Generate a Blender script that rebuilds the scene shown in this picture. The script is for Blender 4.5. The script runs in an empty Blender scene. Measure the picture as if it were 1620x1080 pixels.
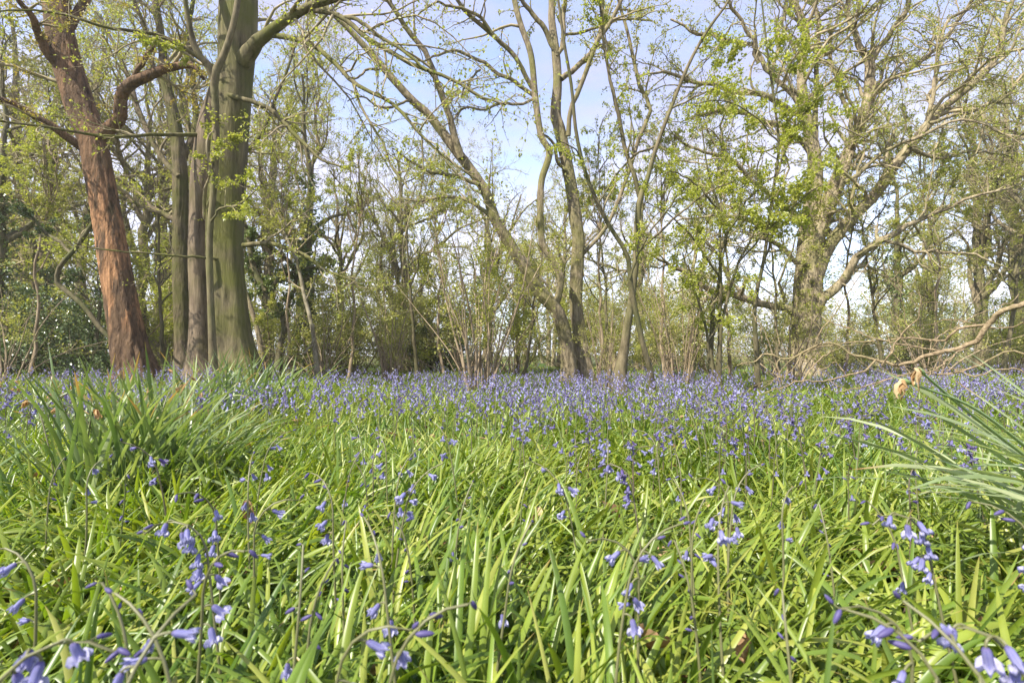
import bpy, math
import numpy as np
from mathutils import Vector, Matrix, Euler

# ------------------------------------------------------------------ camera
FPX, HOR, CAMH = 810.0, 562.0, 0.50          # focal length in photo pixels, horizon row, eye height
PITCH = math.atan((HOR - 540.0) / FPX)
scene = bpy.context.scene
COL = scene.collection
R = np.random.default_rng

def P(px, py, d):
    """point seen at photo pixel (px,py), d metres ahead"""
    x = (px - 810.0) / FPX
    v = (540.0 - py) / FPX
    dy = math.cos(PITCH) - v * math.sin(PITCH)
    dz = math.sin(PITCH) + v * math.cos(PITCH)
    s = d / dy
    return np.array([x * s, d, CAMH + dz * s])

def ground_z(x, y):
    x = np.asarray(x, float); y = np.asarray(y, float)
    far = np.clip((y - 2.0) / 8.0, 0, 1)
    return far * (0.075 * np.sin(x * 0.55 + 1.0) * np.cos(y * 0.45) + 0.03 * np.sin(x * 1.3 + y * 0.9))

# ------------------------------------------------------------------ materials
def new_mat(name):
    m = bpy.data.materials.new(name); m.use_nodes = True
    nt = m.node_tree; nt.nodes.clear()
    out = nt.nodes.new('ShaderNodeOutputMaterial')
    return m, nt, out

def node(nt, kind, **kw):
    n = nt.nodes.new(kind)
    for k, v in kw.items(): setattr(n, k, v)
    return n

def ramp(nt, fac, stops):
    r = nt.nodes.new('ShaderNodeValToRGB')
    e = r.color_ramp.elements
    while len(e) < len(stops): e.new(0.5)
    for i, (p, c) in enumerate(stops):
        e[i].position = p; e[i].color = (c[0], c[1], c[2], 1)
    nt.links.new(fac, r.inputs[0])
    return r.outputs[0]

def leaf_mat(name, stops, rough=0.4, trans=0.35, tint=(1.15, 1.2, 0.55), spec=0.5, noise=0.0, tip=None):
    m, nt, out = new_mat(name)
    g = node(nt, 'ShaderNodeNewGeometry')
    col = ramp(nt, g.outputs['Random Per Island'], stops)
    if noise:      # blotchy
        tc = node(nt, 'ShaderNodeTexCoord')
        nz = node(nt, 'ShaderNodeTexNoise'); nz.inputs['Scale'].default_value = noise; nz.inputs['Detail'].default_value = 3
        nt.links.new(tc.outputs['Object'], nz.inputs['Vector'])
        hs = node(nt, 'ShaderNodeHueSaturation')
        mr = node(nt, 'ShaderNodeMapRange'); mr.inputs[1].default_value = .3; mr.inputs[2].default_value = .7
        mr.inputs[3].default_value = .75; mr.inputs[4].default_value = 1.25
        nt.links.new(nz.outputs['Fac'], mr.inputs[0]); nt.links.new(mr.outputs[0], hs.inputs['Value'])
        nt.links.new(col, hs.inputs['Color']); col = hs.outputs[0]
    if tip:
        # paler towards the base, some blades dried out at the tip
        at = node(nt, 'ShaderNodeAttribute'); at.attribute_name = 'along'
        pale = node(nt, 'ShaderNodeMapRange'); pale.inputs[1].default_value = .0; pale.inputs[2].default_value = .4; pale.inputs[3].default_value = .45; pale.inputs[4].default_value = 0
        nt.links.new(at.outputs['Fac'], pale.inputs[0])
        m1 = node(nt, 'ShaderNodeMix'); m1.data_type = 'RGBA'
        nt.links.new(pale.outputs[0], m1.inputs[0]); nt.links.new(col, m1.inputs[6]); m1.inputs[7].default_value = (.30, .36, .12, 1)
        w = node(nt, 'ShaderNodeMath'); w.operation = 'MULTIPLY'; w.inputs[1].default_value = 37.0
        nt.links.new(g.outputs['Random Per Island'], w.inputs[0])
        fr = node(nt, 'ShaderNodeMath'); fr.operation = 'FRACT'; nt.links.new(w.outputs[0], fr.inputs[0])
        cut = node(nt, 'ShaderNodeMapRange'); cut.inputs[1].default_value = 0; cut.inputs[2].default_value = 1; cut.inputs[3].default_value = 1.25; cut.inputs[4].default_value = 1.25 - tip
        nt.links.new(fr.outputs[0], cut.inputs[0])
        df = node(nt, 'ShaderNodeMath'); df.operation = 'SUBTRACT'; nt.links.new(at.outputs['Fac'], df.inputs[0]); nt.links.new(cut.outputs[0], df.inputs[1])
        dm = node(nt, 'ShaderNodeMapRange'); dm.inputs[1].default_value = -.03; dm.inputs[2].default_value = .05
        nt.links.new(df.outputs[0], dm.inputs[0])
        m2 = node(nt, 'ShaderNodeMix'); m2.data_type = 'RGBA'
        nt.links.new(dm.outputs[0], m2.inputs[0]); nt.links.new(m1.outputs[2], m2.inputs[6]); m2.inputs[7].default_value = (.42, .25, .10, 1)
        col = m2.outputs[2]
        # fresher, yellower growth in broad patches
        tc2 = node(nt, 'ShaderNodeTexCoord'); n2 = node(nt, 'ShaderNodeTexNoise'); n2.inputs['Scale'].default_value = .8; n2.inputs['Detail'].default_value = 3
        nt.links.new(tc2.outputs['Object'], n2.inputs['Vector'])
        pr = node(nt, 'ShaderNodeMapRange'); pr.inputs[1].default_value = .42; pr.inputs[2].default_value = .66; pr.inputs[4].default_value = .3
        nt.links.new(n2.outputs['Fac'], pr.inputs[0])
        m3 = node(nt, 'ShaderNodeMix'); m3.data_type = 'RGBA'
        nt.links.new(pr.outputs[0], m3.inputs[0]); nt.links.new(col, m3.inputs[6]); m3.inputs[7].default_value = (.32, .345, .055, 1)
        if name == 'bluebell_leaf': col = m3.outputs[2]
    b = node(nt, 'ShaderNodeBsdfPrincipled')
    b.inputs['Roughness'].default_value = rough
    b.inputs['Specular IOR Level'].default_value = spec
    nt.links.new(col, b.inputs['Base Color'])
    tr = node(nt, 'ShaderNodeBsdfTranslucent')
    mx = node(nt, 'ShaderNodeMix'); mx.data_type = 'RGBA'; mx.blend_type = 'MULTIPLY'
    mx.inputs[0].default_value = 1.0
    nt.links.new(col, mx.inputs[6]); mx.inputs[7].default_value = (tint[0], tint[1], tint[2], 1)
    nt.links.new(mx.outputs[2], tr.inputs['Color'])
    ms = node(nt, 'ShaderNodeMixShader'); ms.inputs[0].default_value = trans
    nt.links.new(b.outputs[0], ms.inputs[1]); nt.links.new(tr.outputs[0], ms.inputs[2])
    nt.links.new(ms.outputs[0], out.inputs['Surface'])
    return m

def bark_mat(name, dark, light, moss=(0.07, 0.085, 0.02), moss_amt=0.5, vscale=0.25, scale=30, bump=0.6, wood=None, bdist=.03):
    m, nt, out = new_mat(name)
    tc = node(nt, 'ShaderNodeTexCoord')
    mp = node(nt, 'ShaderNodeMapping'); mp.inputs['Scale'].default_value = (1, 1, vscale)
    nt.links.new(tc.outputs['Object'], mp.inputs['Vector'])
    n1 = node(nt, 'ShaderNodeTexNoise'); n1.inputs['Scale'].default_value = scale; n1.inputs['Detail'].default_value = 6; n1.inputs['Roughness'].default_value = .65
    nt.links.new(mp.outputs[0], n1.inputs['Vector'])
    col = ramp(nt, n1.outputs['Fac'], [(.32, dark), (.5, tuple(.5*(a+b) for a, b in zip(dark, light))), (.68, light)])
    n2 = node(nt, 'ShaderNodeTexNoise'); n2.inputs['Scale'].default_value = 2.3; n2.inputs['Detail'].default_value = 5
    nt.links.new(tc.outputs['Object'], n2.inputs['Vector'])
    f = ramp(nt, n2.outputs['Fac'], [(.62 - .3*moss_amt, (0, 0, 0)), (.80 - .25*moss_amt, (1, 1, 1))])
    mul = node(nt, 'ShaderNodeMath'); mul.operation = 'MULTIPLY'; mul.inputs[1].default_value = min(.85, .35 + moss_amt*.6)
    nt.links.new(f, mul.inputs[0])
    mx = node(nt, 'ShaderNodeMix'); mx.data_type = 'RGBA'
    nt.links.new(mul.outputs[0], mx.inputs[0]); nt.links.new(col, mx.inputs[6]); mx.inputs[7].default_value = (*moss, 1)
    col = mx.outputs[2]
    hgt = n1.outputs['Fac']
    if wood:
        # torn-off bark: long vertical streaks of bare wood
        mp2 = node(nt, 'ShaderNodeMapping'); mp2.inputs['Scale'].default_value = (1, 1, .22); mp2.inputs['Rotation'].default_value = (0, .28, 0)
        nt.links.new(tc.outputs['Object'], mp2.inputs['Vector'])
        n3 = node(nt, 'ShaderNodeTexNoise'); n3.inputs['Scale'].default_value = 4.2; n3.inputs['Detail'].default_value = 7; n3.inputs['Roughness'].default_value = .62
        nt.links.new(mp2.outputs[0], n3.inputs['Vector'])
        f3 = ramp(nt, n3.outputs['Fac'], [(.47, (0, 0, 0)), (.52, (1, 1, 1))])
        sx = node(nt, 'ShaderNodeSeparateXYZ'); nt.links.new(tc.outputs['Object'], sx.inputs[0])
        zlo = node(nt, 'ShaderNodeMapRange'); zlo.inputs[1].default_value = .75; zlo.inputs[2].default_value = 1.0
        zhi = node(nt, 'ShaderNodeMapRange'); zhi.inputs[1].default_value = 2.6; zhi.inputs[2].default_value = 3.3; zhi.inputs[3].default_value = 1; zhi.inputs[4].default_value = .25
        nt.links.new(sx.outputs[2], zlo.inputs[0]); nt.links.new(sx.outputs[2], zhi.inputs[0])
        a = node(nt, 'ShaderNodeMath'); a.operation = 'MULTIPLY'; nt.links.new(zlo.outputs[0], a.inputs[0]); nt.links.new(zhi.outputs[0], a.inputs[1])
        b_ = node(nt, 'ShaderNodeMath'); b_.operation = 'MULTIPLY'; nt.links.new(a.outputs[0], b_.inputs[0]); nt.links.new(f3, b_.inputs[1])
        wn = node(nt, 'ShaderNodeTexNoise'); wn.inputs['Scale'].default_value = 45; wn.inputs['Detail'].default_value = 5
        mp3 = node(nt, 'ShaderNodeMapping'); mp3.inputs['Scale'].default_value = (1, 1, .07); mp3.inputs['Rotation'].default_value = (0, .28, 0)
        nt.links.new(tc.outputs['Object'], mp3.inputs['Vector']); nt.links.new(mp3.outputs[0], wn.inputs['Vector'])
        wc = ramp(nt, wn.outputs['Fac'], [(.3, tuple(.3*c for c in wood)), (.5, wood), (.72, tuple(min(1, 1.7*c) for c in wood))])
        mw = node(nt, 'ShaderNodeMix'); mw.data_type = 'RGBA'
        nt.links.new(b_.outputs[0], mw.inputs[0]); nt.links.new(col, mw.inputs[6]); nt.links.new(wc, mw.inputs[7])
        col = mw.outputs[2]
    b = node(nt, 'ShaderNodeBsdfPrincipled'); b.inputs['Roughness'].default_value = .85; b.inputs['Specular IOR Level'].default_value = .25
    nt.links.new(col, b.inputs['Base Color'])
    if bump:
        bp = node(nt, 'ShaderNodeBump'); bp.inputs['Strength'].default_value = bump; bp.inputs['Distance'].default_value = bdist
        nt.links.new(hgt, bp.inputs['Height']); nt.links.new(bp.outputs[0], b.inputs['Normal'])
    nt.links.new(b.outputs[0], out.inputs['Surface'])
    return m

M = {}
M['oak'] = bark_mat('oak_bark', (.08, .062, .036), (.33, .27, .165), moss_amt=.6, scale=16, bump=.9, bdist=.05)
M['oak_dead'] = bark_mat('stripped_oak_bark', (.035, .020, .012), (.20, .125, .07), moss_amt=.12, wood=(.31, .165, .08), scale=15, vscale=.3, bump=1.0, bdist=.07)
M['oak_moss'] = bark_mat('mossy_oak_bark', (.04, .030, .018), (.20, .155, .095), moss=(.075, .08, .012), moss_amt=.75, scale=16, bump=.9, bdist=.05)
M['oak_big'] = bark_mat('old_oak_bark', (.09, .068, .04), (.44, .365, .235), moss=(.17, .17, .05), moss_amt=.45, scale=15, vscale=.3, bump=1.0, bdist=.06)
M['beech'] = bark_mat('beech_bark', (.03, .024, .012), (.215, .18, .095), moss=(.10, .105, .018), moss_amt=.8, vscale=.13, scale=13, bump=.6, bdist=.04)
M['beech_brown'] = bark_mat('brown_beech_bark', (.045, .032, .02), (.23, .175, .115), moss=(.10, .09, .03), moss_amt=.35, vscale=.16, scale=13, bump=.6, bdist=.04)
M['beech_pale'] = bark_mat('pale_smooth_bark', (.11, .09, .05), (.36, .32, .23), moss=(.15, .16, .06), moss_amt=.5, vscale=.5, scale=14, bump=.2)
M['ash'] = bark_mat('grey_bark', (.085, .066, .04), (.33, .27, .17), moss=(.15, .15, .035), moss_amt=.6, vscale=.3, scale=20, bump=.8, bdist=.04)
M['hazel'] = bark_mat('hazel_bark', (.14, .10, .06), (.38, .30, .20), moss_amt=.3, scale=18, bump=.3)
M['dark_stem'] = bark_mat('dark_stem_bark', (.05, .045, .022), (.18, .15, .085), moss_amt=.6, scale=20, bump=.3)
M['twig'] = bark_mat('twig_bark', (.15, .12, .07), (.40, .335, .21), moss=(.20, .20, .06), moss_amt=.4, scale=10, bump=0)
M['deadwood'] = bark_mat('dead_branch_bark', (.10, .07, .038), (.36, .275, .165), moss=(.17, .17, .06), moss_amt=.35, vscale=1, scale=60, bump=.35)
M['leaf_spring'] = leaf_mat('spring_leaf', [(0, (.22, .26, .045)), (.5, (.33, .35, .07)), (1, (.45, .44, .10))], trans=.5)
M['leaf_pale'] = leaf_mat('pale_budding_leaf', [(0, (.25, .27, .06)), (.6, (.36, .36, .09)), (1, (.48, .44, .13))], trans=.45)
M['leaf_oak'] = leaf_mat('bronze_oak_leaf', [(0, (.28, .25, .05)), (.5, (.38, .32, .07)), (1, (.46, .32, .08))], trans=.45)
M['beech_mid'] = bark_mat('grey_green_bark', (.05, .04, .02), (.22, .18, .105), moss=(.12, .125, .04), moss_amt=.6, vscale=.3, scale=14, bump=.3)
M['leaf_green'] = leaf_mat('fresh_green_leaf', [(0, (.25, .29, .04)), (.5, (.35, .38, .06)), (1, (.46, .46, .09))], trans=.5)
M['leaf_dark'] = leaf_mat('evergreen_leaf', [(0, (.055, .085, .03)), (.6, (.10, .145, .045)), (1, (.18, .23, .08))], rough=.25, trans=.1, spec=.6)
M['leaf_ivy'] = leaf_mat('ivy_leaf', [(0, (.08, .12, .035)), (.6, (.135, .18, .05)), (1, (.22, .26, .08))], rough=.3, trans=.15, spec=.5)
M['leaf_mid'] = leaf_mat('understorey_leaf', [(0, (.22, .235, .06)), (.5, (.32, .325, .09)), (1, (.44, .42, .14))], rough=.35, trans=.35)
M['blade'] = leaf_mat('bluebell_leaf', [(0, (.07, .14, .022)), (.3, (.125, .205, .028)), (.7, (.20, .27, .036)), (.9, (.29, .335, .055)), (1, (.35, .36, .09))], tip=.32, rough=.36, trans=.42, tint=(1.3, 1.35, .4), spec=.5, noise=14)
M['daff'] = leaf_mat('daffodil_leaf', [(0, (.095, .155, .05)), (.6, (.17, .235, .08)), (1, (.30, .35, .13))], tip=.42, rough=.36, trans=.42, spec=.5, noise=9)
M['daff_pale'] = leaf_mat('pale_daffodil_leaf', [(0, (.20, .27, .13)), (.6, (.29, .35, .18)), (1, (.42, .46, .26))], tip=.36, rough=.36, trans=.45, noise=9)
M['stalk'] = leaf_mat('flower_stalk', [(0, (.15, .19, .06)), (.5, (.16, .165, .07)), (1, (.115, .085, .07))], rough=.45, trans=.1)
M['pod'] = leaf_mat('seed_pod', [(0, (.17, .27, .09)), (1, (.24, .33, .12))], rough=.35, trans=.1)
M['wilt'] = leaf_mat('withered_petal', [(0, (.36, .20, .08)), (.5, (.46, .31, .15)), (1, (.56, .44, .26))], rough=.7, trans=.35, tint=(1.2, .9, .5), spec=.2)
M['bell'] = None
M['bud'] = leaf_mat('bluebell_bud', [(0, (.06, .05, .12)), (.6, (.095, .08, .21)), (1, (.16, .14, .35))], rough=.5, trans=.2, tint=(1, .9, 1.2), spec=.3)
M['litter'] = leaf_mat('dead_leaf', [(0, (.14, .08, .04)), (.5, (.27, .17, .09)), (1, (.45, .32, .19))], rough=.75, trans=.2, tint=(1.1, .8, .5), spec=.2, noise=60)

def petal_mat():
    m, nt, out = new_mat('bluebell_petal')
    g = node(nt, 'ShaderNodeNewGeometry')
    al = node(nt, 'ShaderNodeAttribute'); al.attribute_name = 'along'
    rb = node(nt, 'ShaderNodeAttribute'); rb.attribute_name = 'rib'
    c1 = ramp(nt, al.outputs['Fac'], [(0, (.12, .08, .25)), (.2, (.185, .17, .44)), (.7, (.27, .255, .54)), (1, (.46, .44, .68))])
    rr = ramp(nt, rb.outputs['Fac'], [(.55, (1, 1, 1)), (.95, (.62, .60, .85))])
    mx = node(nt, 'ShaderNodeMix'); mx.data_type = 'RGBA'; mx.blend_type = 'MULTIPLY'; mx.inputs[0].default_value = 1
    nt.links.new(c1, mx.inputs[6]); nt.links.new(rr, mx.inputs[7])
    hs = node(nt, 'ShaderNodeHueSaturation')
    hm = node(nt, 'ShaderNodeMapRange'); hm.inputs[3].default_value = .485; hm.inputs[4].default_value = .525
    vm = node(nt, 'ShaderNodeMapRange'); vm.inputs[3].default_value = 1.2; vm.inputs[4].default_value = .6
    sm = node(nt, 'ShaderNodeMapRange'); sm.inputs[3].default_value = .72; sm.inputs[4].default_value = 1.08
    for q, i in ((hm, 'Hue'), (vm, 'Value'), (sm, 'Saturation')):
        nt.links.new(g.outputs['Random Per Island'], q.inputs[0]); nt.links.new(q.outputs[0], hs.inputs[i])
    nt.links.new(mx.outputs[2], hs.inputs['Color'])
    b = node(nt, 'ShaderNodeBsdfPrincipled'); b.inputs['Roughness'].default_value = .5; b.inputs['Specular IOR Level'].default_value = .2
    tr = node(nt, 'ShaderNodeBsdfTranslucent')
    nt.links.new(hs.outputs[0], b.inputs['Base Color']); nt.links.new(hs.outputs[0], tr.inputs['Color'])
    ms = node(nt, 'ShaderNodeMixShader'); ms.inputs[0].default_value = .4
    nt.links.new(b.outputs[0], ms.inputs[1]); nt.links.new(tr.outputs[0], ms.inputs[2])
    nt.links.new(ms.outputs[0], out.inputs['Surface'])
    return m
M['bell'] = petal_mat()

def ground_mat():
    m, nt, out = new_mat('woodland_soil')
    tc = node(nt, 'ShaderNodeTexCoord')
    n1 = node(nt, 'ShaderNodeTexNoise'); n1.inputs['Scale'].default_value = 22; n1.inputs['Detail'].default_value = 8; n1.inputs['Roughness'].default_value = .7
    nt.links.new(tc.outputs['Object'], n1.inputs['Vector'])
    soil = ramp(nt, n1.outputs['Fac'], [(.3, (.018, .012, .008)), (.5, (.06, .04, .024)), (.72, (.17, .11, .06))])
    moss = ramp(nt, n1.outputs['Fac'], [(.3, (.03, .06, .012)), (.6, (.08, .14, .02)), (.8, (.15, .20, .04))])
    n2 = node(nt, 'ShaderNodeTexNoise'); n2.inputs['Scale'].default_value = .55; n2.inputs['Detail'].default_value = 5
    nt.links.new(tc.outputs['Object'], n2.inputs['Vector'])
    f = ramp(nt, n2.outputs['Fac'], [(.42, (0, 0, 0)), (.58, (1, 1, 1))])
    mx = node(nt, 'ShaderNodeMix'); mx.data_type = 'RGBA'
    nt.links.new(f, mx.inputs[0]); nt.links.new(soil, mx.inputs[6]); nt.links.new(moss, mx.inputs[7])
    b = node(nt, 'ShaderNodeBsdfPrincipled'); b.inputs['Roughness'].default_value = .95; b.inputs['Specular IOR Level'].default_value = .1
    nt.links.new(mx.outputs[2], b.inputs['Base Color'])
    bp = node(nt, 'ShaderNodeBump'); bp.inputs['Strength'].default_value = .8; bp.inputs['Distance'].default_value = .02
    nt.links.new(n1.outputs['Fac'], bp.inputs['Height']); nt.links.new(bp.outputs[0], b.inputs['Normal'])
    nt.links.new(b.outputs[0], out.inputs['Surface'])
    return m
M['ground'] = ground_mat()

# ------------------------------------------------------------------ mesh helpers
def mesh_data(name, parts, mats, smooth=True, attr=None):
    """parts: list of (verts (n,3), faces (m,k), material index)"""
    me = bpy.data.meshes.new(name)
    vs, loops, starts, mi = [], [], [], []
    vo = 0; lo = 0
    for v, f, k in parts:
        v = np.asarray(v, np.float32).reshape(-1, 3); f = np.asarray(f, np.int32)
        vs.append(v); loops.append((f + vo).ravel())
        starts.append(lo + np.arange(len(f), dtype=np.int32) * f.shape[1])
        mi.append(np.full(len(f), k, np.int32))
        vo += len(v); lo += f.size
    vs = np.concatenate(vs); loops = np.concatenate(loops); starts = np.concatenate(starts); mi = np.concatenate(mi)
    me.vertices.add(len(vs)); me.vertices.foreach_set('co', vs.ravel())
    me.loops.add(len(loops)); me.loops.foreach_set('vertex_index', loops.astype(np.int32))
    me.polygons.add(len(starts)); me.polygons.foreach_set('loop_start', starts)
    me.polygons.foreach_set('material_index', mi)
    me.polygons.foreach_set('use_smooth', np.full(len(starts), smooth, bool))
    if attr is not None:
        for an, av in (attr.items() if isinstance(attr, dict) else [('along', attr)]):
            me.attributes.new(an, 'FLOAT', 'POINT').data.foreach_set('value', np.asarray(av, np.float32).ravel())
    for m in (mats if isinstance(mats, (list, tuple)) else [mats]): me.materials.append(m)
    me.update(calc_edges=True)
    return me

def link(name, me, parent=None, loc=(0, 0, 0)):
    o = bpy.data.objects.new(name, me); COL.objects.link(o)
    o.location = loc
    if parent is not None: o.parent = parent
    return o

def build(name, parts, mats, parent=None, loc=(0, 0, 0), smooth=True, attr=None):
    return link(name, mesh_data(name, parts, mats, smooth, attr), parent, loc)

def thing(name, label, cat, loc=(0, 0, 0), group=None):
    o = bpy.data.objects.new(name, None); COL.objects.link(o)
    o.location = [float(c) for c in loc]; o.empty_display_size = .1
    o['label'] = label; o['category'] = cat
    if group: o['group'] = group
    return o

def tag(o, label, cat, group=None):
    o['label'] = label; o['category'] = cat
    if group: o['group'] = group
    return o

def dup(root, label, loc, rz=0., sc=1., group=None, tilt=(0, 0)):
    r = root.copy(); COL.objects.link(r)
    r.location = [float(c) for c in loc]; r.rotation_euler = (tilt[0], tilt[1], rz)
    r.scale = (sc, sc, sc) if not isinstance(sc, tuple) else sc
    r['label'] = label
    if group: r['group'] = group
    for ch in list(root.children):
        c = ch.copy(); COL.objects.link(c); c.parent = r
        for g in list(ch.children):
            d = g.copy(); COL.objects.link(d); d.parent = c
    return r

def nrm(v):
    return v / np.maximum(np.linalg.norm(v, axis=-1, keepdims=True), 1e-9)

def tubes(Pt, Rd, S, rough=0., seed=0, fiss=0.):
    """Pt (B,N,3), Rd (B,N) -> verts, quads"""
    B, N, _ = Pt.shape
    t = np.gradient(Pt, axis=1); t = nrm(t)
    mean = nrm(t.mean(1))
    ref = np.where(np.abs(mean[:, 2:3]) > .6, np.array([[1., 0, 0]]), np.array([[0, 0, 1.]]))
    ref = np.repeat(ref[:, None], N, 1)
    u = nrm(ref - (ref * t).sum(-1, keepdims=True) * t)
    w = np.cross(t, u)
    a = np.linspace(0, 2*np.pi, S, endpoint=False)
    ca, sa = np.cos(a), np.sin(a)
    off = u[:, :, None] * ca[None, None, :, None] + w[:, :, None] * sa[None, None, :, None]
    rr = Rd[:, :, None]
    if rough:
        rg = R(seed)
        s = np.linspace(0, 1, N)[None, :, None]
        m = np.zeros((B, N, S))
        for k in range(9):
            ph = rg.uniform(0, 6.28, 3); fz = rg.uniform(1, 16); fa = rg.integers(1, 7)
            m += np.sin(fa * a[None, None] + ph[0] + 2.2*np.sin(fz*.4*s + ph[2])) * np.cos(fz * s + ph[1]) / (1 + .25*k)
        rr = rr * (1 + rough * m)
    if fiss:
        rg = R(seed+5); s = np.linspace(0, 1, N)[None, :, None]
        m = np.zeros((B, N, S))
        for k in range(7):
            ph = rg.uniform(0, 6.28, 4); fa = int(rg.integers(8, 19)); fz = rg.uniform(8, 40)
            m += (1-np.abs(np.sin(.5*fa*a[None, None] + ph[0] + 1.3*np.sin(fz*s+ph[1]) + .8*np.sin(2.3*fz*s+ph[3]))))**4*(.6+.4*np.sin(fz*.7*s+ph[2]))
        m += .6*rg.normal(size=m.shape)*.35
        rr = rr*(1 - fiss*m)
    v = Pt[:, :, None] + off * rr[..., None]
    idx = np.arange(B*N*S).reshape(B, N, S)
    nx = np.roll(idx, -1, 2)
    f = np.stack([idx[:, :-1], nx[:, :-1], nx[:, 1:], idx[:, 1:]], -1).reshape(-1, 4)
    return v.reshape(-1, 3), f

def spline(pts, n):
    """Catmull-Rom through rows of pts, n samples"""
    p = np.asarray(pts, float)
    seg = np.linalg.norm(np.diff(p[:, :3], axis=0), axis=1)
    s = np.concatenate([[0], np.cumsum(seg)])
    pe = np.vstack([2*p[0]-p[1], p, 2*p[-1]-p[-2]])
    u = np.linspace(0, s[-1], n)
    i = np.clip(np.searchsorted(s, u, 'right') - 1, 0, len(p)-2)
    f = ((u - s[i]) / np.maximum(s[i+1]-s[i], 1e-9))[:, None]
    a, b, c, d = pe[i], pe[i+1], pe[i+2], pe[i+3]
    return .5*((2*b) + (-a+c)*f + (2*a-5*b+4*c-d)*f*f + (-a+3*b-3*c+d)*f**3)

def grow(rg, Pp, Rp, dens, L, ang=(.5, 1.1), t0=.2, N=7, wig=.2, up=.03, rr=.6, rmin=.0015, rmax=9., taper=.8, per=None, relen=False, rel=None, droop=0.):
    B, Np, _ = Pp.shape
    plen = np.linalg.norm(np.diff(Pp, axis=1), axis=2).sum(1)
    cnt = rg.poisson(dens * plen * (1-t0)) if per is None else np.full(B, per)
    idx = np.repeat(np.arange(B), cnt); K = len(idx)
    t = t0 + (1-t0) * rg.uniform(0, 1, K)
    f = t * (Np-1); i = np.minimum(f.astype(int), Np-2); fr = (f-i)[:, None]
    p0 = Pp[idx, i]*(1-fr) + Pp[idx, i+1]*fr
    tan = nrm(Pp[idx, i+1] - Pp[idx, i])
    r = Rp[idx, i]*(1-fr[:, 0]) + Rp[idx, i+1]*fr[:, 0]
    perp = nrm(np.cross(tan, rg.normal(size=(K, 3))))
    a = rg.uniform(ang[0], ang[1], K)[:, None]
    d = nrm(np.cos(a)*tan + np.sin(a)*perp)
    ln = rg.uniform(L[0], L[1], K) * (1 - .45*t)
    if rel is not None: ln = ln * np.clip(plen[idx]/rel, .4, 1.6)
    out = np.zeros((K, N, 3)); out[:, 0] = p0
    seg = (ln/(N-1))[:, None]
    bend = rg.normal(size=(K, 3)) * wig * .5
    for k in range(1, N):
        d = d + bend * .4 + rg.normal(size=(K, 3)) * wig
        d[:, 2] += up - droop * k / N
        d = nrm(d)
        out[:, k] = out[:, k-1] + d*seg
    r0 = np.clip(np.minimum(r*rr, ln*.035), rmin, rmax)
    rad = r0[:, None] * (1 - taper*np.linspace(0, 1, N))[None]
    return out, np.maximum(rad, rmin*.45)

def leaf_mesh(rg, Pt, n, size, spread=.02, tmin=.15, updir=.4, wide=.34):
    """n folded leaves scattered along the twigs Pt"""
    B, N, _ = Pt.shape
    b = rg.integers(0, B, n); t = tmin + (1-tmin)*rg.uniform(0, 1, n)
    f = t*(N-1); i = np.minimum(f.astype(int), N-2); fr = (f-i)[:, None]
    p = Pt[b, i]*(1-fr) + Pt[b, i+1]*fr + rg.normal(size=(n, 3))*spread
    tan = nrm(Pt[b, i+1]-Pt[b, i])
    d = nrm(tan*.6 + rg.normal(size=(n, 3))*.8 + np.array([0, 0, -.25]))
    nn = nrm(rg.normal(size=(n, 3))*.6 + np.array([0, 0, updir*2]))
    s = nrm(np.cross(d, nn)); nn = np.cross(s, d)
    ln = (size*rg.uniform(.55, 1.35, n))[:, None]
    mid = p + d*ln*.45
    fold = nn*ln*.10
    v = np.stack([p, mid + s*ln*wide + fold, p + d*ln - nn*ln*.12, mid - s*ln*wide + fold], 1)
    k = np.arange(n)[:, None]*4
    fa = np.concatenate([k + np.array([[0, 1, 2]]), k + np.array([[0, 2, 3]])], 0)
    return v.reshape(-1, 3), fa

def resample(Pt, Rd, n):
    """common sample count so branches of different levels can be stacked"""
    B, N, _ = Pt.shape
    if N == n: return Pt, Rd
    f = np.linspace(0, N-1, n); i = np.minimum(f.astype(int), N-2); w = f-i
    return Pt[:, i]*(1-w)[None, :, None] + Pt[:, i+1]*w[None, :, None], Rd[:, i]*(1-w) + Rd[:, i+1]*w

def trace(pts, d0, d1=None, n=None, wig=0., rg=None, base=False):
    """photo polyline [(px,py,width_px)] at depths d0..d1 -> curve (n,3), radii (n)"""
    d1 = d0 if d1 is None else d1
    q = []
    for k, (x, y, w) in enumerate(pts):
        d = d0 + (d1-d0)*k/max(1, len(pts)-1)
        p = P(x, y, d)
        s = np.linalg.norm(p - np.array([0, 0, CAMH])) / math.sqrt(1 + ((x-810)/FPX)**2 + ((y-540)/FPX)**2)
        q.append([*p, w*.5*s/FPX/math.sqrt(1+((x-810)/FPX)**2)])
    if base:
        g = float(ground_z(q[0][0], q[0][1])) - .15
        q.insert(0, [q[0][0], q[0][1], g, q[0][3]*1.22])
    q = np.array(q)
    n = n or max(8, len(q)*3)
    c = spline(q, n)
    if wig and rg is not None:
        nz = rg.normal(size=(n, 3)); nz = (nz + np.roll(nz, 1, 0) + np.roll(nz, -1, 0))/3
        nz[:2] = 0
        c[:, :3] += nz * wig
    return c[:, :3], np.maximum(c[:, 3], .001)

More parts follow.
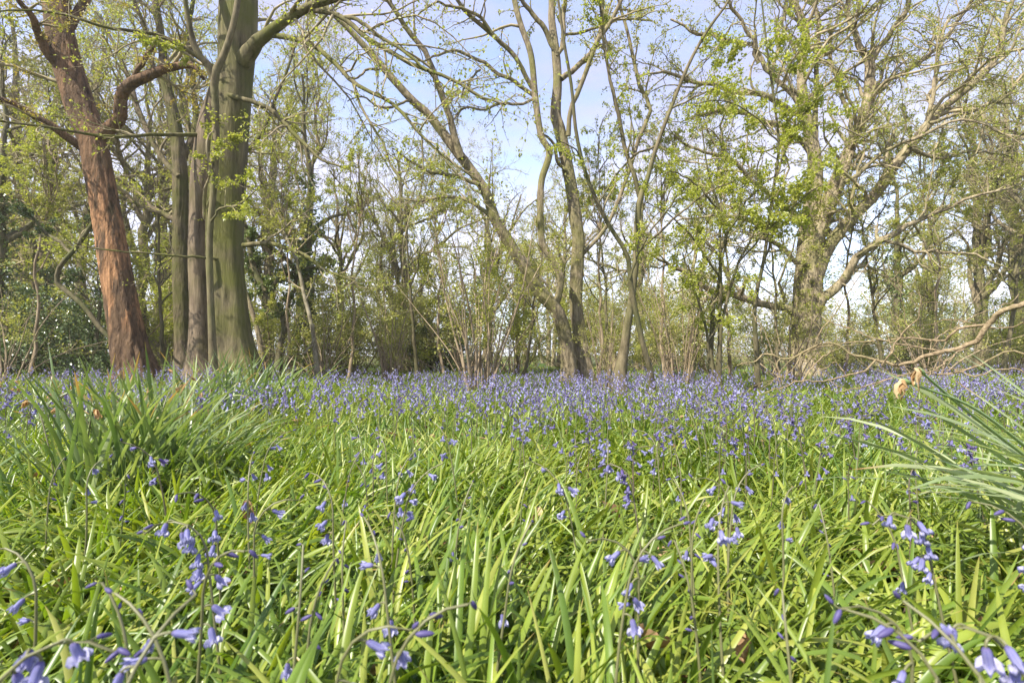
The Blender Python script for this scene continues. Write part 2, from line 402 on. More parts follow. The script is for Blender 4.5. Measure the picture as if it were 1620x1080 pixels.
def traced_tree(name, label, cat, seed, trunk, limbs, bark, leafm, d, trunk_n=34, S=18, rough=.045,
                br=(1.5, (.6, 1.6)), sub=(3.0, (.3, .8)), tw=(5.0, (.12, .4)), nleaf=4000, lsize=.04, wig=.22, up=.03, droop=0., twig_wig=.25,
                group=None, twigmat=None, limb_S=9, trunk_branches=.5, leaf_min=.15, lw=1., lwig=.016, fuzz=0, fiss=0., bark2=None):
    """trunk: list of traces (first is the main one); limbs: list of (pts, d_start, d_end). Thing > trunk(s), limb..., crown > foliage"""
    rg = R(seed)
    br = (br[0]*1.7, br[1]); sub = (sub[0]*1.7, sub[1]); tw = (tw[0]*1.5, tw[1]); nleaf = int(nleaf*2.4)
    tr = [trace(t, dd, de, trunk_n, base=bs) for t, dd, de, bs in trunk]
    b0 = tr[0][0][0].copy(); b0[2] = float(ground_z(b0[0], b0[1]))
    root = thing(name, label, cat, b0, group)
    for k, (c, r) in enumerate(tr):
        r = r.copy()
        if trunk[k][3]:
            h = c[:, 2]-b0[2]
            r *= 1 + .42*np.exp(-np.maximum(h, 0)/.26)
        v, f = tubes(c[None], r[None], S if r.max() > .06 else 9, rough if r.max() > .06 else 0, seed+k, fiss if r.max() > .06 else 0)
        build('trunk' if k == 0 else 'stem', [(v-b0, f, 0)], bark2 if (bark2 and k) else bark, root)
    LP, LR = [], []
    for pts, da, db in limbs:
        c, r = trace([(x, y, w*lw) for x, y, w in pts], da, db, 22, wig=lwig*d/8, rg=rg)
        v, f = tubes(c[None], r[None], limb_S, .03, seed+7)
        build('limb', [(v-b0, f, 0)], bark, root)
        LP.append(c); LR.append(r)
    n = 22
    srcP = [*LP]; srcR = [*LR]
    for c, r in tr:
        a, b = resample(c[None, len(c)//3:], r[None, len(c)//3:], n); srcP.append(a[0]); srcR.append(b[0])
    srcP = np.array(srcP); srcR = np.array(srcR)
    wts = np.array([1.]*len(LP) + [trunk_branches]*len(tr))
    Ps, Rs = [], []
    for w in np.unique(wts):
        k = wts == w
        a, b = grow(rg, srcP[k], srcR[k], br[0]*w, br[1], t0=.12, N=9, wig=wig, up=up, rr=.55, rmin=.004, rmax=.035, rel=2.5, droop=droop)
        Ps.append(a); Rs.append(b)
    p1, r1 = np.concatenate(Ps), np.concatenate(Rs)
    lim, limr = resample(srcP[:len(LP)], srcR[:len(LP)], 9) if LP else (p1[:0], r1[:0])
    q1, s1 = np.concatenate([p1, lim]), np.concatenate([r1, np.minimum(limr, .03)])
    p2, r2 = grow(rg, q1, s1, sub[0], sub[1], t0=.15, N=7, wig=wig*1.1, up=up, rr=.6, rmin=.0025, rmax=.012, droop=droop)
    a, b = resample(p1, r1, 7)
    q2, s2 = np.concatenate([p2, a]), np.concatenate([r2, b])
    p3, r3 = grow(rg, q2, s2, tw[0], tw[1], t0=.2, N=5, wig=twig_wig, up=up, rr=.6, rmin=.0016, rmax=.005, droop=droop)
    parts = []
    if fuzz:      # epicormic shoots on the trunk
        c, r = tr[0]; hi = int(len(c)*.62)
        fz, fr_ = grow(rg, c[None, 6:hi], r[None, 6:hi], 0, (.15, .7), ang=(.9, 1.6), t0=0, N=7, wig=.2, up=.08, rr=.02, rmin=.002, rmax=.003, per=fuzz)
        f2, fr2 = grow(rg, fz, fr_, 6, (.05, .2), t0=.2, N=5, wig=.2, rr=.6, rmin=.0015, rmax=.002)
        p3 = np.concatenate([p3, f2]); r3 = np.concatenate([r3, fr2])
        v, f = tubes(fz, fr_, 3); parts.append((v-b0, f, 0))
    for p_, r_, s_ in ((p1, r1, 6), (p2, r2, 4), (p3, r3, 3)):
        if len(p_):
            v, f = tubes(p_, r_, s_); parts.append((v-b0, f, 0))
    crown = build('crown', parts, twigmat or M['twig'], root)
    if nleaf and len(p3):
        pp = np.concatenate([p3, resample(p2, r2, 5)[0]])
        v, f = leaf_mesh(rg, pp, nleaf, lsize, tmin=leaf_min)
        build('foliage', [(v-b0, f, 0)], leafm, crown, smooth=False)
    print(name, len(p1), len(p2), len(p3))
    return root

def auto_tree(name, label, cat, seed, h, bark, leafm, spread=.9, r0=.16, nlimb=11, nleaf=6000, lsize=.05, t0=.3, wig=.22, up=.05, lean=.0, d=(1.6, 2.6, 4.0), group=None, ivy=0):
    """a free-standing background tree: Thing > trunk, crown > foliage"""
    rg = R(seed)
    N = 20
    s = np.linspace(0, 1, N)
    nz = rg.normal(size=(N, 2)); nz = np.cumsum(nz, 0)*.035*h/8; nz -= nz[0]
    tp = np.stack([nz[:, 0]+lean*s*h, nz[:, 1], s*h*.8-.1], 1)[None]
    trd = (r0*(1-.85*s)*(1+.35*np.exp(-s*12)))[None]
    lp, lr = grow(rg, tp, trd, 0, (h*.32*spread, h*.62*spread), ang=(.45, 1.05), t0=t0, N=14, wig=wig*.7, up=up, rr=.62, rmin=.015, per=nlimb)
    p1, r1 = grow(rg, lp, lr, d[0], (.7, 1.9), t0=.2, N=9, wig=wig, up=up*.6, rr=.6, rmin=.006, rel=3.)
    a, b = resample(lp, lr, 9)
    d = (d[0]*1.5, d[1]*1.8, d[2]*1.7)
    p2, r2 = grow(rg, np.concatenate([p1, a]), np.concatenate([r1, np.minimum(b, .02)]), d[1], (.35, .95), t0=.2, N=6, wig=wig*1.1, up=up*.5, rr=.6, rmin=.0065, rmax=.013)
    a, b = resample(p1, r1, 6)
    p3, r3 = grow(rg, np.concatenate([p2, a]), np.concatenate([r2, b]), d[2], (.15, .5), t0=.2, N=4, wig=.28, up=.03, rr=.6, rmin=.0045, rmax=.007)
    root = thing(name, label, cat, (0, 0, 0), group)
    v, f = tubes(tp, trd, 12, .05, seed); parts = [(v, f, 0)]
    v, f = tubes(lp, lr, 7); parts.append((v, f, 0))
    build('trunk', parts, bark, root)
    parts = []
    for p_, r_, s_ in ((p1, r1, 5), (p2, r2, 3), (p3, r3, 3)):
        v, f = tubes(p_, r_, s_); parts.append((v, f, 0))
    crown = build('crown', parts, M['twig'], root)
    if nleaf:
        v, f = leaf_mesh(rg, p3, int(nleaf*2.2), lsize)
        build('foliage', [(v, f, 0)], leafm, crown, smooth=False)
    if ivy:
        k = tp[:, :13]; kk = np.repeat(k, 1, 0)
        rad = .20
        nb = 140
        ii = rg.integers(1, 13, nb)
        base = tp[0, ii] + rg.normal(size=(nb, 3))*np.array([rad*.5, rad*.5, .3])
        dirs = nrm(rg.normal(size=(nb, 3)))*rg.uniform(.15, .55, nb)[:, None]
        ip = base[:, None] + dirs[:, None]*np.linspace(0, 1, 4)[None, :, None]
        v, f = leaf_mesh(rg, ip, ivy, .075, spread=.05, updir=.2, wide=.42)
        build('ivy', [(v, f, 0)], M['leaf_ivy'], root, smooth=False)
    print(name, len(p1), len(p2), len(p3))
    return root

def shrub(name, label, cat, seed, h, stems, stemmat, leafm, nleaf, lsize, fan=.45, sub=3.0, tw=5.0, group=None, r0=.014, straight=.06, twl=(.15, .45), wide=.36):
    """many-stemmed bush: Thing > stems, crown(twigs) > foliage"""
    rg = R(seed)
    N = 12
    az = rg.uniform(0, 2*np.pi, stems); el = np.abs(rg.normal(0, fan, stems))
    d = np.stack([np.sin(el)*np.cos(az), np.sin(el)*np.sin(az), np.cos(el)], 1)
    Pt = np.zeros((stems, N, 3)); Pt[:, 0] = np.stack([np.cos(az), np.sin(az), 0*az], 1)*rg.uniform(.02, .16, stems)[:, None]; Pt[:, 0, 2] = -.08
    ln = h*rg.uniform(.55, 1.1, stems)
    for k in range(1, N):
        d = d + rg.normal(size=d.shape)*straight + np.stack([np.cos(az)*.02, np.sin(az)*.02, 0*az], 1)
        d = nrm(d); Pt[:, k] = Pt[:, k-1] + d*(ln/(N-1))[:, None]
    Rd = (r0*rg.uniform(.6, 1.5, stems))[:, None]*(1-.8*np.linspace(0, 1, N))[None]
    p1, r1 = grow(rg, Pt, Rd, sub, (.35, 1.0), ang=(.4, 1.0), t0=.2, N=7, wig=.16, up=.02, rr=.6, rmin=.003, rmax=.01)
    p2, r2 = grow(rg, p1, r1, tw, twl, t0=.15, N=4, wig=.2, up=.0, rr=.6, rmin=.0022, rmax=.004)
    root = thing(name, label, cat, (0, 0, 0), group)
    v, f = tubes(Pt, Rd, 7); build('stems', [(v, f, 0)], stemmat, root)
    parts = []
    for p_, r_, s_ in ((p1, r1, 4), (p2, r2, 3)):
        v, f = tubes(p_, r_, s_); parts.append((v, f, 0))
    cr = build('crown', parts, M['twig'], root)
    v, f = leaf_mesh(rg, p2, nleaf, lsize, spread=.05, wide=wide)
    build('foliage', [(v, f, 0)], leafm, cr, smooth=False)
    print(name, len(p1), len(p2))
    return root

# ------------------------------------------------------------------ ground and sky
def make_ground():
    a = np.concatenate([np.linspace(-400, -40, 8), np.linspace(-36, -8.5, 14), np.linspace(-8, 8, 60), np.linspace(8.5, 36, 14), np.linspace(40, 400, 8)])
    b = np.concatenate([np.linspace(-400, -12, 6), np.linspace(-8, 14, 80), np.linspace(15, 40, 16), np.linspace(60, 500, 8)])
    X, Y = np.meshgrid(a, b, indexing='ij')
    Z = ground_z(X, Y)
    v = np.stack([X, Y, Z], -1).reshape(-1, 3)
    i = np.arange(len(a)*len(b)).reshape(len(a), len(b))
    f = np.stack([i[:-1, :-1], i[1:, :-1], i[1:, 1:], i[:-1, 1:]], -1).reshape(-1, 4)
    o = build('ground', [(v, f, 0)], M['ground']); o['kind'] = 'structure'
make_ground()

SUN_EL, SUN_AZ = math.radians(50), math.radians(-131)     # azimuth measured from the view axis (+Y) towards +X
sun_dir = Vector((math.sin(SUN_AZ)*math.cos(SUN_EL), math.cos(SUN_AZ)*math.cos(SUN_EL), math.sin(SUN_EL)))
ld = bpy.data.lights.new('sun', 'SUN'); ld.energy = 3.3; ld.angle = math.radians(.55); ld.color = (1, .94, .82)
lo = bpy.data.objects.new('sun', ld); COL.objects.link(lo)
lo.rotation_euler = sun_dir.to_track_quat('Z', 'Y').to_euler(); lo.location = (-20, -10, 30)

world = bpy.data.worlds.new('World'); scene.world = world; world.use_nodes = True
nt = world.node_tree; nt.nodes.clear()
wo = nt.nodes.new('ShaderNodeOutputWorld'); bg = nt.nodes.new('ShaderNodeBackground')
sky = nt.nodes.new('ShaderNodeTexSky'); sky.sky_type = 'NISHITA'; sky.sun_disc = False
sky.sun_elevation = SUN_EL; sky.sun_rotation = SUN_AZ
sky.air_density = .8; sky.dust_density = .6; sky.ozone_density = 1.4
tc = nt.nodes.new('ShaderNodeTexCoord')
mp = nt.nodes.new('ShaderNodeMapping'); mp.inputs['Scale'].default_value = (1.2, 1.2, 3.6)
nz = nt.nodes.new('ShaderNodeTexNoise'); nz.inputs['Scale'].default_value = 2.2; nz.inputs['Detail'].default_value = 7; nz.inputs['Roughness'].default_value = .6
nt.links.new(tc.outputs['Generated'], mp.inputs['Vector']); nt.links.new(mp.outputs[0], nz.inputs['Vector'])
sep = nt.nodes.new('ShaderNodeSeparateXYZ'); nt.links.new(tc.outputs['Generated'], sep.inputs[0])
# thin veil everywhere, thicker cloud low in the sky
lowc = nt.nodes.new('ShaderNodeMapRange'); lowc.inputs[1].default_value = .05; lowc.inputs[2].default_value = .5; lowc.inputs[3].default_value = .95; lowc.inputs[4].default_value = .65
nt.links.new(sep.outputs[2], lowc.inputs[0])
cl = nt.nodes.new('ShaderNodeMapRange'); cl.inputs[1].default_value = .35; cl.inputs[2].default_value = .75; cl.inputs[3].default_value = -.35; cl.inputs[4].default_value = .75
nt.links.new(nz.outputs['Fac'], cl.inputs[0])
ad = nt.nodes.new('ShaderNodeMath'); ad.operation = 'ADD'; ad.use_clamp = True
nt.links.new(lowc.outputs[0], ad.inputs[0]); nt.links.new(cl.outputs[0], ad.inputs[1])
mixc = nt.nodes.new('ShaderNodeMix'); mixc.data_type = 'RGBA'
nt.links.new(ad.outputs[0], mixc.inputs[0]); nt.links.new(sky.outputs[0], mixc.inputs[6]); 
vc = nt.nodes.new('ShaderNodeMapRange'); vc.inputs[1].default_value = .08; vc.inputs[2].default_value = .45
nt.links.new(sep.outputs[2], vc.inputs[0])
vm = nt.nodes.new('ShaderNodeMix'); vm.data_type = 'RGBA'
nt.links.new(vc.outputs[0], vm.inputs[0]); vm.inputs[6].default_value = (3.0, 3.1, 3.7, 1); vm.inputs[7].default_value = (1.45, 1.48, 2.2, 1)
nt.links.new(vm.outputs[2], mixc.inputs[7])
nt.links.new(mixc.outputs[2], bg.inputs['Color']); bg.inputs['Strength'].default_value = .15
nt.links.new(bg.outputs[0], wo.inputs['Surface'])

# ------------------------------------------------------------------ the traced trees
O = traced_tree
# stripped oak on the left
O('oak_tree', 'leaning oak with torn red-brown bark and bare wood, left of the double beech', 'tree', 11,
  [([(216, 592, 70), (208, 555, 62), (198, 500, 57), (186, 430, 53), (172, 350, 50), (158, 280, 50), (146, 220, 51), (122, 150, 54), (104, 90, 52), (92, 30, 50), (84, -60, 46), (66, -220, 38), (40, -420, 26)], 7.6, 7.4, True)],
  [([(152, 222, 30), (172, 205, 27), (188, 185, 24), (195, 150, 22), (215, 128, 21), (245, 115, 18), (275, 108, 14), (305, 105, 11), (322, 125, 5)], 7.5, 7.0),
   ([(205, 135, 11), (222, 105, 9), (238, 82, 8), (248, 62, 5)], 7.3, 6.9),
   ([(112, 115, 26), (84, 92, 22), (62, 62, 17), (54, 32, 14), (32, 4, 11), (0, -40, 8)], 7.5, 6.6),
   ([(140, 240, 18), (112, 222, 17), (85, 202, 16), (50, 180, 14), (20, 165, 13), (-10, 152, 12), (-80, 120, 8)], 7.5, 6.6),
   ([(100, 60, 20), (128, 10, 16), (160, -60, 12), (170, -160, 8)], 7.4, 7.9),
   ([(70, -180, 22), (20, -260, 16), (-60, -300, 10)], 7.3, 6.5)],
  M['oak_dead'], M['leaf_oak'], 7.6, br=(.9, (.5, 1.5)), sub=(2.2, (.3, .8)), tw=(4.0, (.12, .35)), nleaf=1700, lsize=.036, trunk_branches=.25, rough=.05, trunk_n=200, S=72, fiss=.055)

# the double-stemmed beech
O('beech_tree', 'big smooth grey-green beech with two fused trunks left of centre', 'tree', 12,
  [([(374, 592, 84), (368, 555, 72), (361, 480, 64), (356, 400, 60), (357, 320, 60), (362, 240, 60), (368, 170, 60), (374, 100, 60), (375, 40, 64), (376, -60, 60), (372, -250, 46), (380, -460, 30)], 7.2, 7.2, True),
   ([(322, 592, 60), (322, 555, 53), (322, 480, 49), (321, 400, 48), (322, 320, 48), (328, 250, 48), (336, 190, 45), (352, 130, 36), (366, 70, 20)], 7.3, 7.2, True)],
  [([(382, 100, 34), (405, 70, 24), (430, 48, 19), (460, 28, 16), (490, 10, 14), (530, -2, 12), (580, -20, 9), (640, -50, 6)], 7.1, 6.4),
   ([(312, 213, 8), (250, 213, 6.5), (170, 214, 6), (90, 205, 5.5), (0, 190, 5), (-70, 180, 3)], 7.1, 5.4),
   ([(385, 388, 9), (430, 386, 8), (470, 398, 7), (520, 430, 5), (560, 446, 3)], 7.0, 6.2),
   ([(480, 14, 10), (510, 18, 9), (542, 29, 8.5), (581, 62, 8), (636, 94, 7), (681, 110, 6), (727, 130, 5), (759, 152, 4), (800, 165, 3)], 6.8, 5.6),
   ([(542, 29, 7), (560, 30, 6.5), (590, 50, 6), (630, 78, 5), (655, 95, 4.5), (676, 112, 4)], 6.5, 6.0),
   ([(420, 55, 10), (460, 60, 9), (500, 75, 8), (530, 100, 7.5), (558, 130, 7), (607, 155, 6), (630, 172, 6), (668, 214, 5), (710, 252, 4), (759, 288, 3)], 7.0, 5.4),
   ([(558, 130, 5), (571, 168, 4.5), (597, 210, 4), (623, 265, 3.5), (646, 298, 2.5)], 6.3, 5.4),
   ([(350, -20, 22), (300, -70, 16), (220, -110, 11), (120, -100, 7), (60, -60, 4)], 7.2, 5.2),
   ([(360, 150, 9), (420, 170, 8), (470, 215, 7), (505, 250, 5), (540, 262, 3)], 7.0, 6.4),
   ([(345, 110, 9), (260, 60, 7), (180, 45, 6), (90, 20, 5), (0, 20, 3)], 7.1, 5.6),
   ([(345, 410, 5), (310, 405, 4.5), (240, 402, 4), (160, 395, 3), (100, 380, 2)], 7.0, 6.2)],
  M['beech'], M['leaf_spring'], 7.2, br=(1.0, (.6, 1.7)), sub=(2.1, (.35, .95)), tw=(3.4, (.12, .4)), nleaf=2300, lsize=.036, wig=.15, up=.0, droop=.05, twig_wig=.2, trunk_branches=.25, rough=.04, trunk_n=90, S=48, fiss=.012, bark2=M['beech_brown'])

O('beech_sapling', 'slim pale straight stem standing in front of the double beech trunk', 'tree', 13,
  [([(338, 592, 15), (335, 520, 12.5), (332, 440, 11.5), (332, 370, 11), (338, 300, 11), (342, 230, 11), (340, 150, 13), (339, 120, 15), (352, 92, 12), (365, 55, 11), (375, 10, 10), (382, -60, 9), (395, -180, 5)], 6.5, 6.3, True)],
  [([(340, 128, 13), (325, 100, 12), (305, 70, 11), (297, 30, 9), (290, -20, 8), (270, -90, 5)], 6.4, 6.0),
   ([(334, 350, 4), (350, 330, 3.5), (375, 325, 3), (410, 300, 2)], 6.4, 6.1)],
  M['beech_mid'], M['leaf_spring'], 6.5, br=(.7, (.5, 1.3)), sub=(2.0, (.3, .8)), tw=(3.0, (.1, .3)), nleaf=900, lsize=.038, wig=.16, up=0, trunk_branches=.4, rough=.02, S=12)

O('mossy_oak', 'brown mossy-footed tree between the stripped oak and the beech', 'tree', 14,
  [([(293, 588, 40), (291, 545, 33), (288, 470, 31), (286, 400, 29), (286, 320, 27), (284, 250, 24), (276, 190, 21), (262, 130, 17), (255, 60, 14), (240, -40, 11), (230, -160, 7)], 9.4, 9.6, True)],
  [([(284, 350, 12), (240, 330, 10), (200, 310, 8), (150, 260, 6)], 9.4, 10.2),
   ([(284, 280, 12), (250, 240, 10), (215, 160, 9), (190, 90, 7), (150, 20, 5)], 9.4, 10),
   ([(284, 260, 13), (310, 200, 11), (305, 120, 9), (300, 40, 8), (320, -60, 5)], 9.5, 10.2),
   ([(286, 330, 11), (330, 270, 9), (400, 230, 7), (440, 150, 5), (470, 60, 4)], 9.5, 9.9),
   ([(270, 160, 10), (235, 90, 8), (220, 20, 7), (180, -60, 5)], 9.6, 9.2)],
  M['oak_moss'], M['leaf_green'], 9.4, br=(1.6, (.6, 1.6)), sub=(2.6, (.3, .9)), tw=(4.0, (.15, .4)), nleaf=3600, lsize=.036, trunk_branches=.6, trunk_n=140, S=56, fiss=.05)

# centre pair
O('leaning_tree', 'forked grey tree leaning far left at the centre of the clearing', 'tree', 15,
  [([(901, 588, 26), (898, 553, 23), (891, 518, 22), (878, 487, 22), (855, 462, 21), (838, 433, 19), (818, 404, 18), (804, 380, 17), (785, 350, 17), (765, 298, 16), (723, 240, 16), (681, 185, 13), (652, 158, 12), (620, 123, 11), (581, 78, 10), (548, 42, 9), (510, 6, 8), (450, -60, 5)], 8.2, 7.6, True),
   ([(876, 487, 13), (882, 472, 12), (887, 442, 11.5), (878, 416, 12), (862, 393, 11.5), (856, 370, 11), (856, 292, 11), (869, 243, 11), (856, 214, 10.5), (847, 155, 10.5), (840, 87, 10), (824, 39, 9.5), (814, 0, 9), (800, -80, 7), (790, -200, 4)], 8.1, 7.9, False)],
  [([(730, 250, 14), (712, 195, 12), (697, 146, 11), (675, 87, 10), (645, 48, 9), (610, 0, 8), (570, -60, 5)], 7.75, 7.2),
   ([(842, 140, 8), (814, 90, 8.5), (785, 61, 8), (760, 42, 7.5), (740, 22, 7), (723, 0, 6.5), (690, -50, 4)], 8.0, 7.3),
   ([(788, 64, 6), (762, 29, 6), (740, 19, 5.5), (707, 10, 5), (690, 3, 4), (660, 25, 3)], 7.7, 7.1),
   ([(845, 152, 7), (814, 130, 7), (785, 113, 6.5), (760, 97, 6), (723, 81, 5.5), (695, 87, 4.5), (670, 100, 3)], 8.0, 7.4),
   ([(846, 155, 5), (825, 165, 5), (795, 162, 5), (770, 172, 4.5), (735, 172, 4), (715, 190, 3), (700, 200, 2)], 8.0, 7.6),
   ([(760, 110, 4), (745, 125, 4), (735, 140, 3.5), (720, 165, 2.5)], 7.7, 7.6),
   ([(757, 292, 8), (735, 283, 7), (701, 275, 6.5), (675, 269, 5.5), (643, 250, 4), (620, 235, 2)], 7.8, 7.4),
   ([(780, 345, 8), (743, 318, 7), (710, 311, 5.5), (670, 318, 4), (630, 312, 2)], 7.9, 8.4),
   ([(652, 158, 5), (625, 168, 4.5), (600, 170, 4), (575, 155, 3), (550, 160, 2)], 7.5, 7.2),
   ([(600, 110, 5), (580, 112, 4.5), (560, 125, 3.5), (540, 120, 2)], 7.4, 7.1)],
  M['ash'], M['leaf_pale'], 8.2, br=(1.0, (.4, 1.2)), sub=(2.4, (.25, .7)), tw=(3.2, (.1, .3)), nleaf=1200, lsize=.03, lw=.88, trunk_branches=.35, wig=.2, S=48, trunk_n=140, fiss=.05)

O('upright_tree', 'tall straight grey tree standing just behind the leaning tree base', 'tree', 16,
  [([(924, 588, 29), (920, 558, 24), (916, 522, 23), (911, 487, 22), (911, 456, 22), (913, 420, 22), (915, 380, 21), (911, 350, 21), (902, 285, 20), (886, 207, 19), (879, 181, 18), (882, 130, 15), (879, 81, 14), (873, 32, 12), (873, 0, 11), (868, -80, 9), (875, -260, 5)], 8.45, 8.3, True)],
  [([(888, 125, 10), (918, 100, 9.5), (941, 75, 9), (954, 32, 8.5), (950, 0, 8), (955, -60, 5)], 8.3, 8.7),
   ([(899, 215, 9), (902, 181, 8.5), (915, 143, 8.5), (941, 75, 8), (963, 39, 8), (980, 6, 7), (995, -50, 5)], 8.3, 8.0),
   ([(881, 85, 9.5), (863, 49, 9), (840, 19, 8), (827, 0, 7), (800, -50, 5)], 8.3, 8.0),
   ([(880, 90, 9), (889, 70, 8.5), (892, 32, 8), (895, 0, 7.5), (905, -80, 5)], 8.3, 8.5),
   ([(913, 412, 8), (921, 403, 7), (950, 370, 7), (972, 332, 7), (995, 267, 7), (1012, 215, 7), (1031, 172, 7), (1013, 136, 7), (995, 65, 6), (978, 0, 5), (970, -50, 3)], 8.4, 8.7),
   ([(900, 275, 6), (884, 256, 6), (878, 233, 5.5), (872, 223, 5), (860, 212, 4)], 8.3, 8.1),
   ([(895, 55, 5), (940, 45, 4.5), (985, 30, 4), (1030, 35, 3)], 8.4, 8.8)],
  M['ash'], M['leaf_pale'], 8.4, br=(1.1, (.4, 1.3)), sub=(2.4, (.25, .7)), tw=(3.4, (.1, .3)), nleaf=2600, lsize=.035, lw=.9, trunk_branches=.4, S=48, trunk_n=140, fiss=.05)

O('pale_hazel', 'slender pale forked tree with a Y shape right of the centre pair', 'tree', 17,
  [([(981, 600, 21), (984, 575, 17), (987, 558, 15), (992, 518, 13.5), (997, 491, 12), (1002, 453, 11), (1006, 413, 10.5), (1007, 380, 10.5), (1010, 330, 10), (1014, 308, 10), (1022, 290, 8), (1037, 237, 7), (1061, 172, 6), (1090, 101, 5.5), (1120, 47, 5), (1150, 6, 4), (1180, -50, 3)], 6.0, 5.6, True)],
  [([(1012, 312, 8.5), (1004, 278, 7.5), (984, 213, 6.5), (969, 142, 5.5), (954, 59, 4.5), (948, 0, 3.5), (940, -50, 2)], 5.9, 5.6),
   ([(1040, 230, 4), (1000, 250, 3.5), (960, 300, 3), (930, 350, 2)], 5.8, 5.9),
   ([(1008, 400, 5), (1040, 370, 4), (1085, 330, 3.5), (1130, 300, 2.5), (1200, 270, 1.6)], 5.9, 5.5),
   ([(1061, 172, 3.5), (1110, 150, 3), (1165, 120, 2)], 5.7, 5.5)],
  M['beech_mid'], M['leaf_green'], 6.0, br=(1.2, (.4, 1.1)), sub=(2.4, (.2, .6)), tw=(3.2, (.08, .25)), nleaf=1300, lsize=.032, trunk_branches=.35, rough=.02, S=12)

O('arching_sapling', 'thin dark mossy stem arching up to the left, rooted right of the pale forked tree', 'sapling', 18,
  [([(1031, 602, 10), (1027, 580, 9), (1013, 527, 8.5), (998, 450, 8), (992, 403, 7.5), (960, 350, 6.8), (930, 284, 6.2), (912, 213, 5.8), (904, 136, 5.2), (892, 65, 4.6), (883, 0, 4), (872, -60, 3)], 5.5, 4.9, True)],
  [([(997, 440, 4), (1010, 400, 3.4), (1040, 350, 3), (1070, 310, 2)], 5.3, 5.0),
   ([(930, 284, 3), (915, 240, 2.5), (880, 220, 1.5)], 5.1, 4.9)],
  M['dark_stem'], M['leaf_green'], 5.5, br=(.9, (.25, .8)), sub=(2.2, (.15, .5)), tw=(3, (.08, .2)), nleaf=350, lsize=.03, rough=0, S=10, trunk_branches=.6)

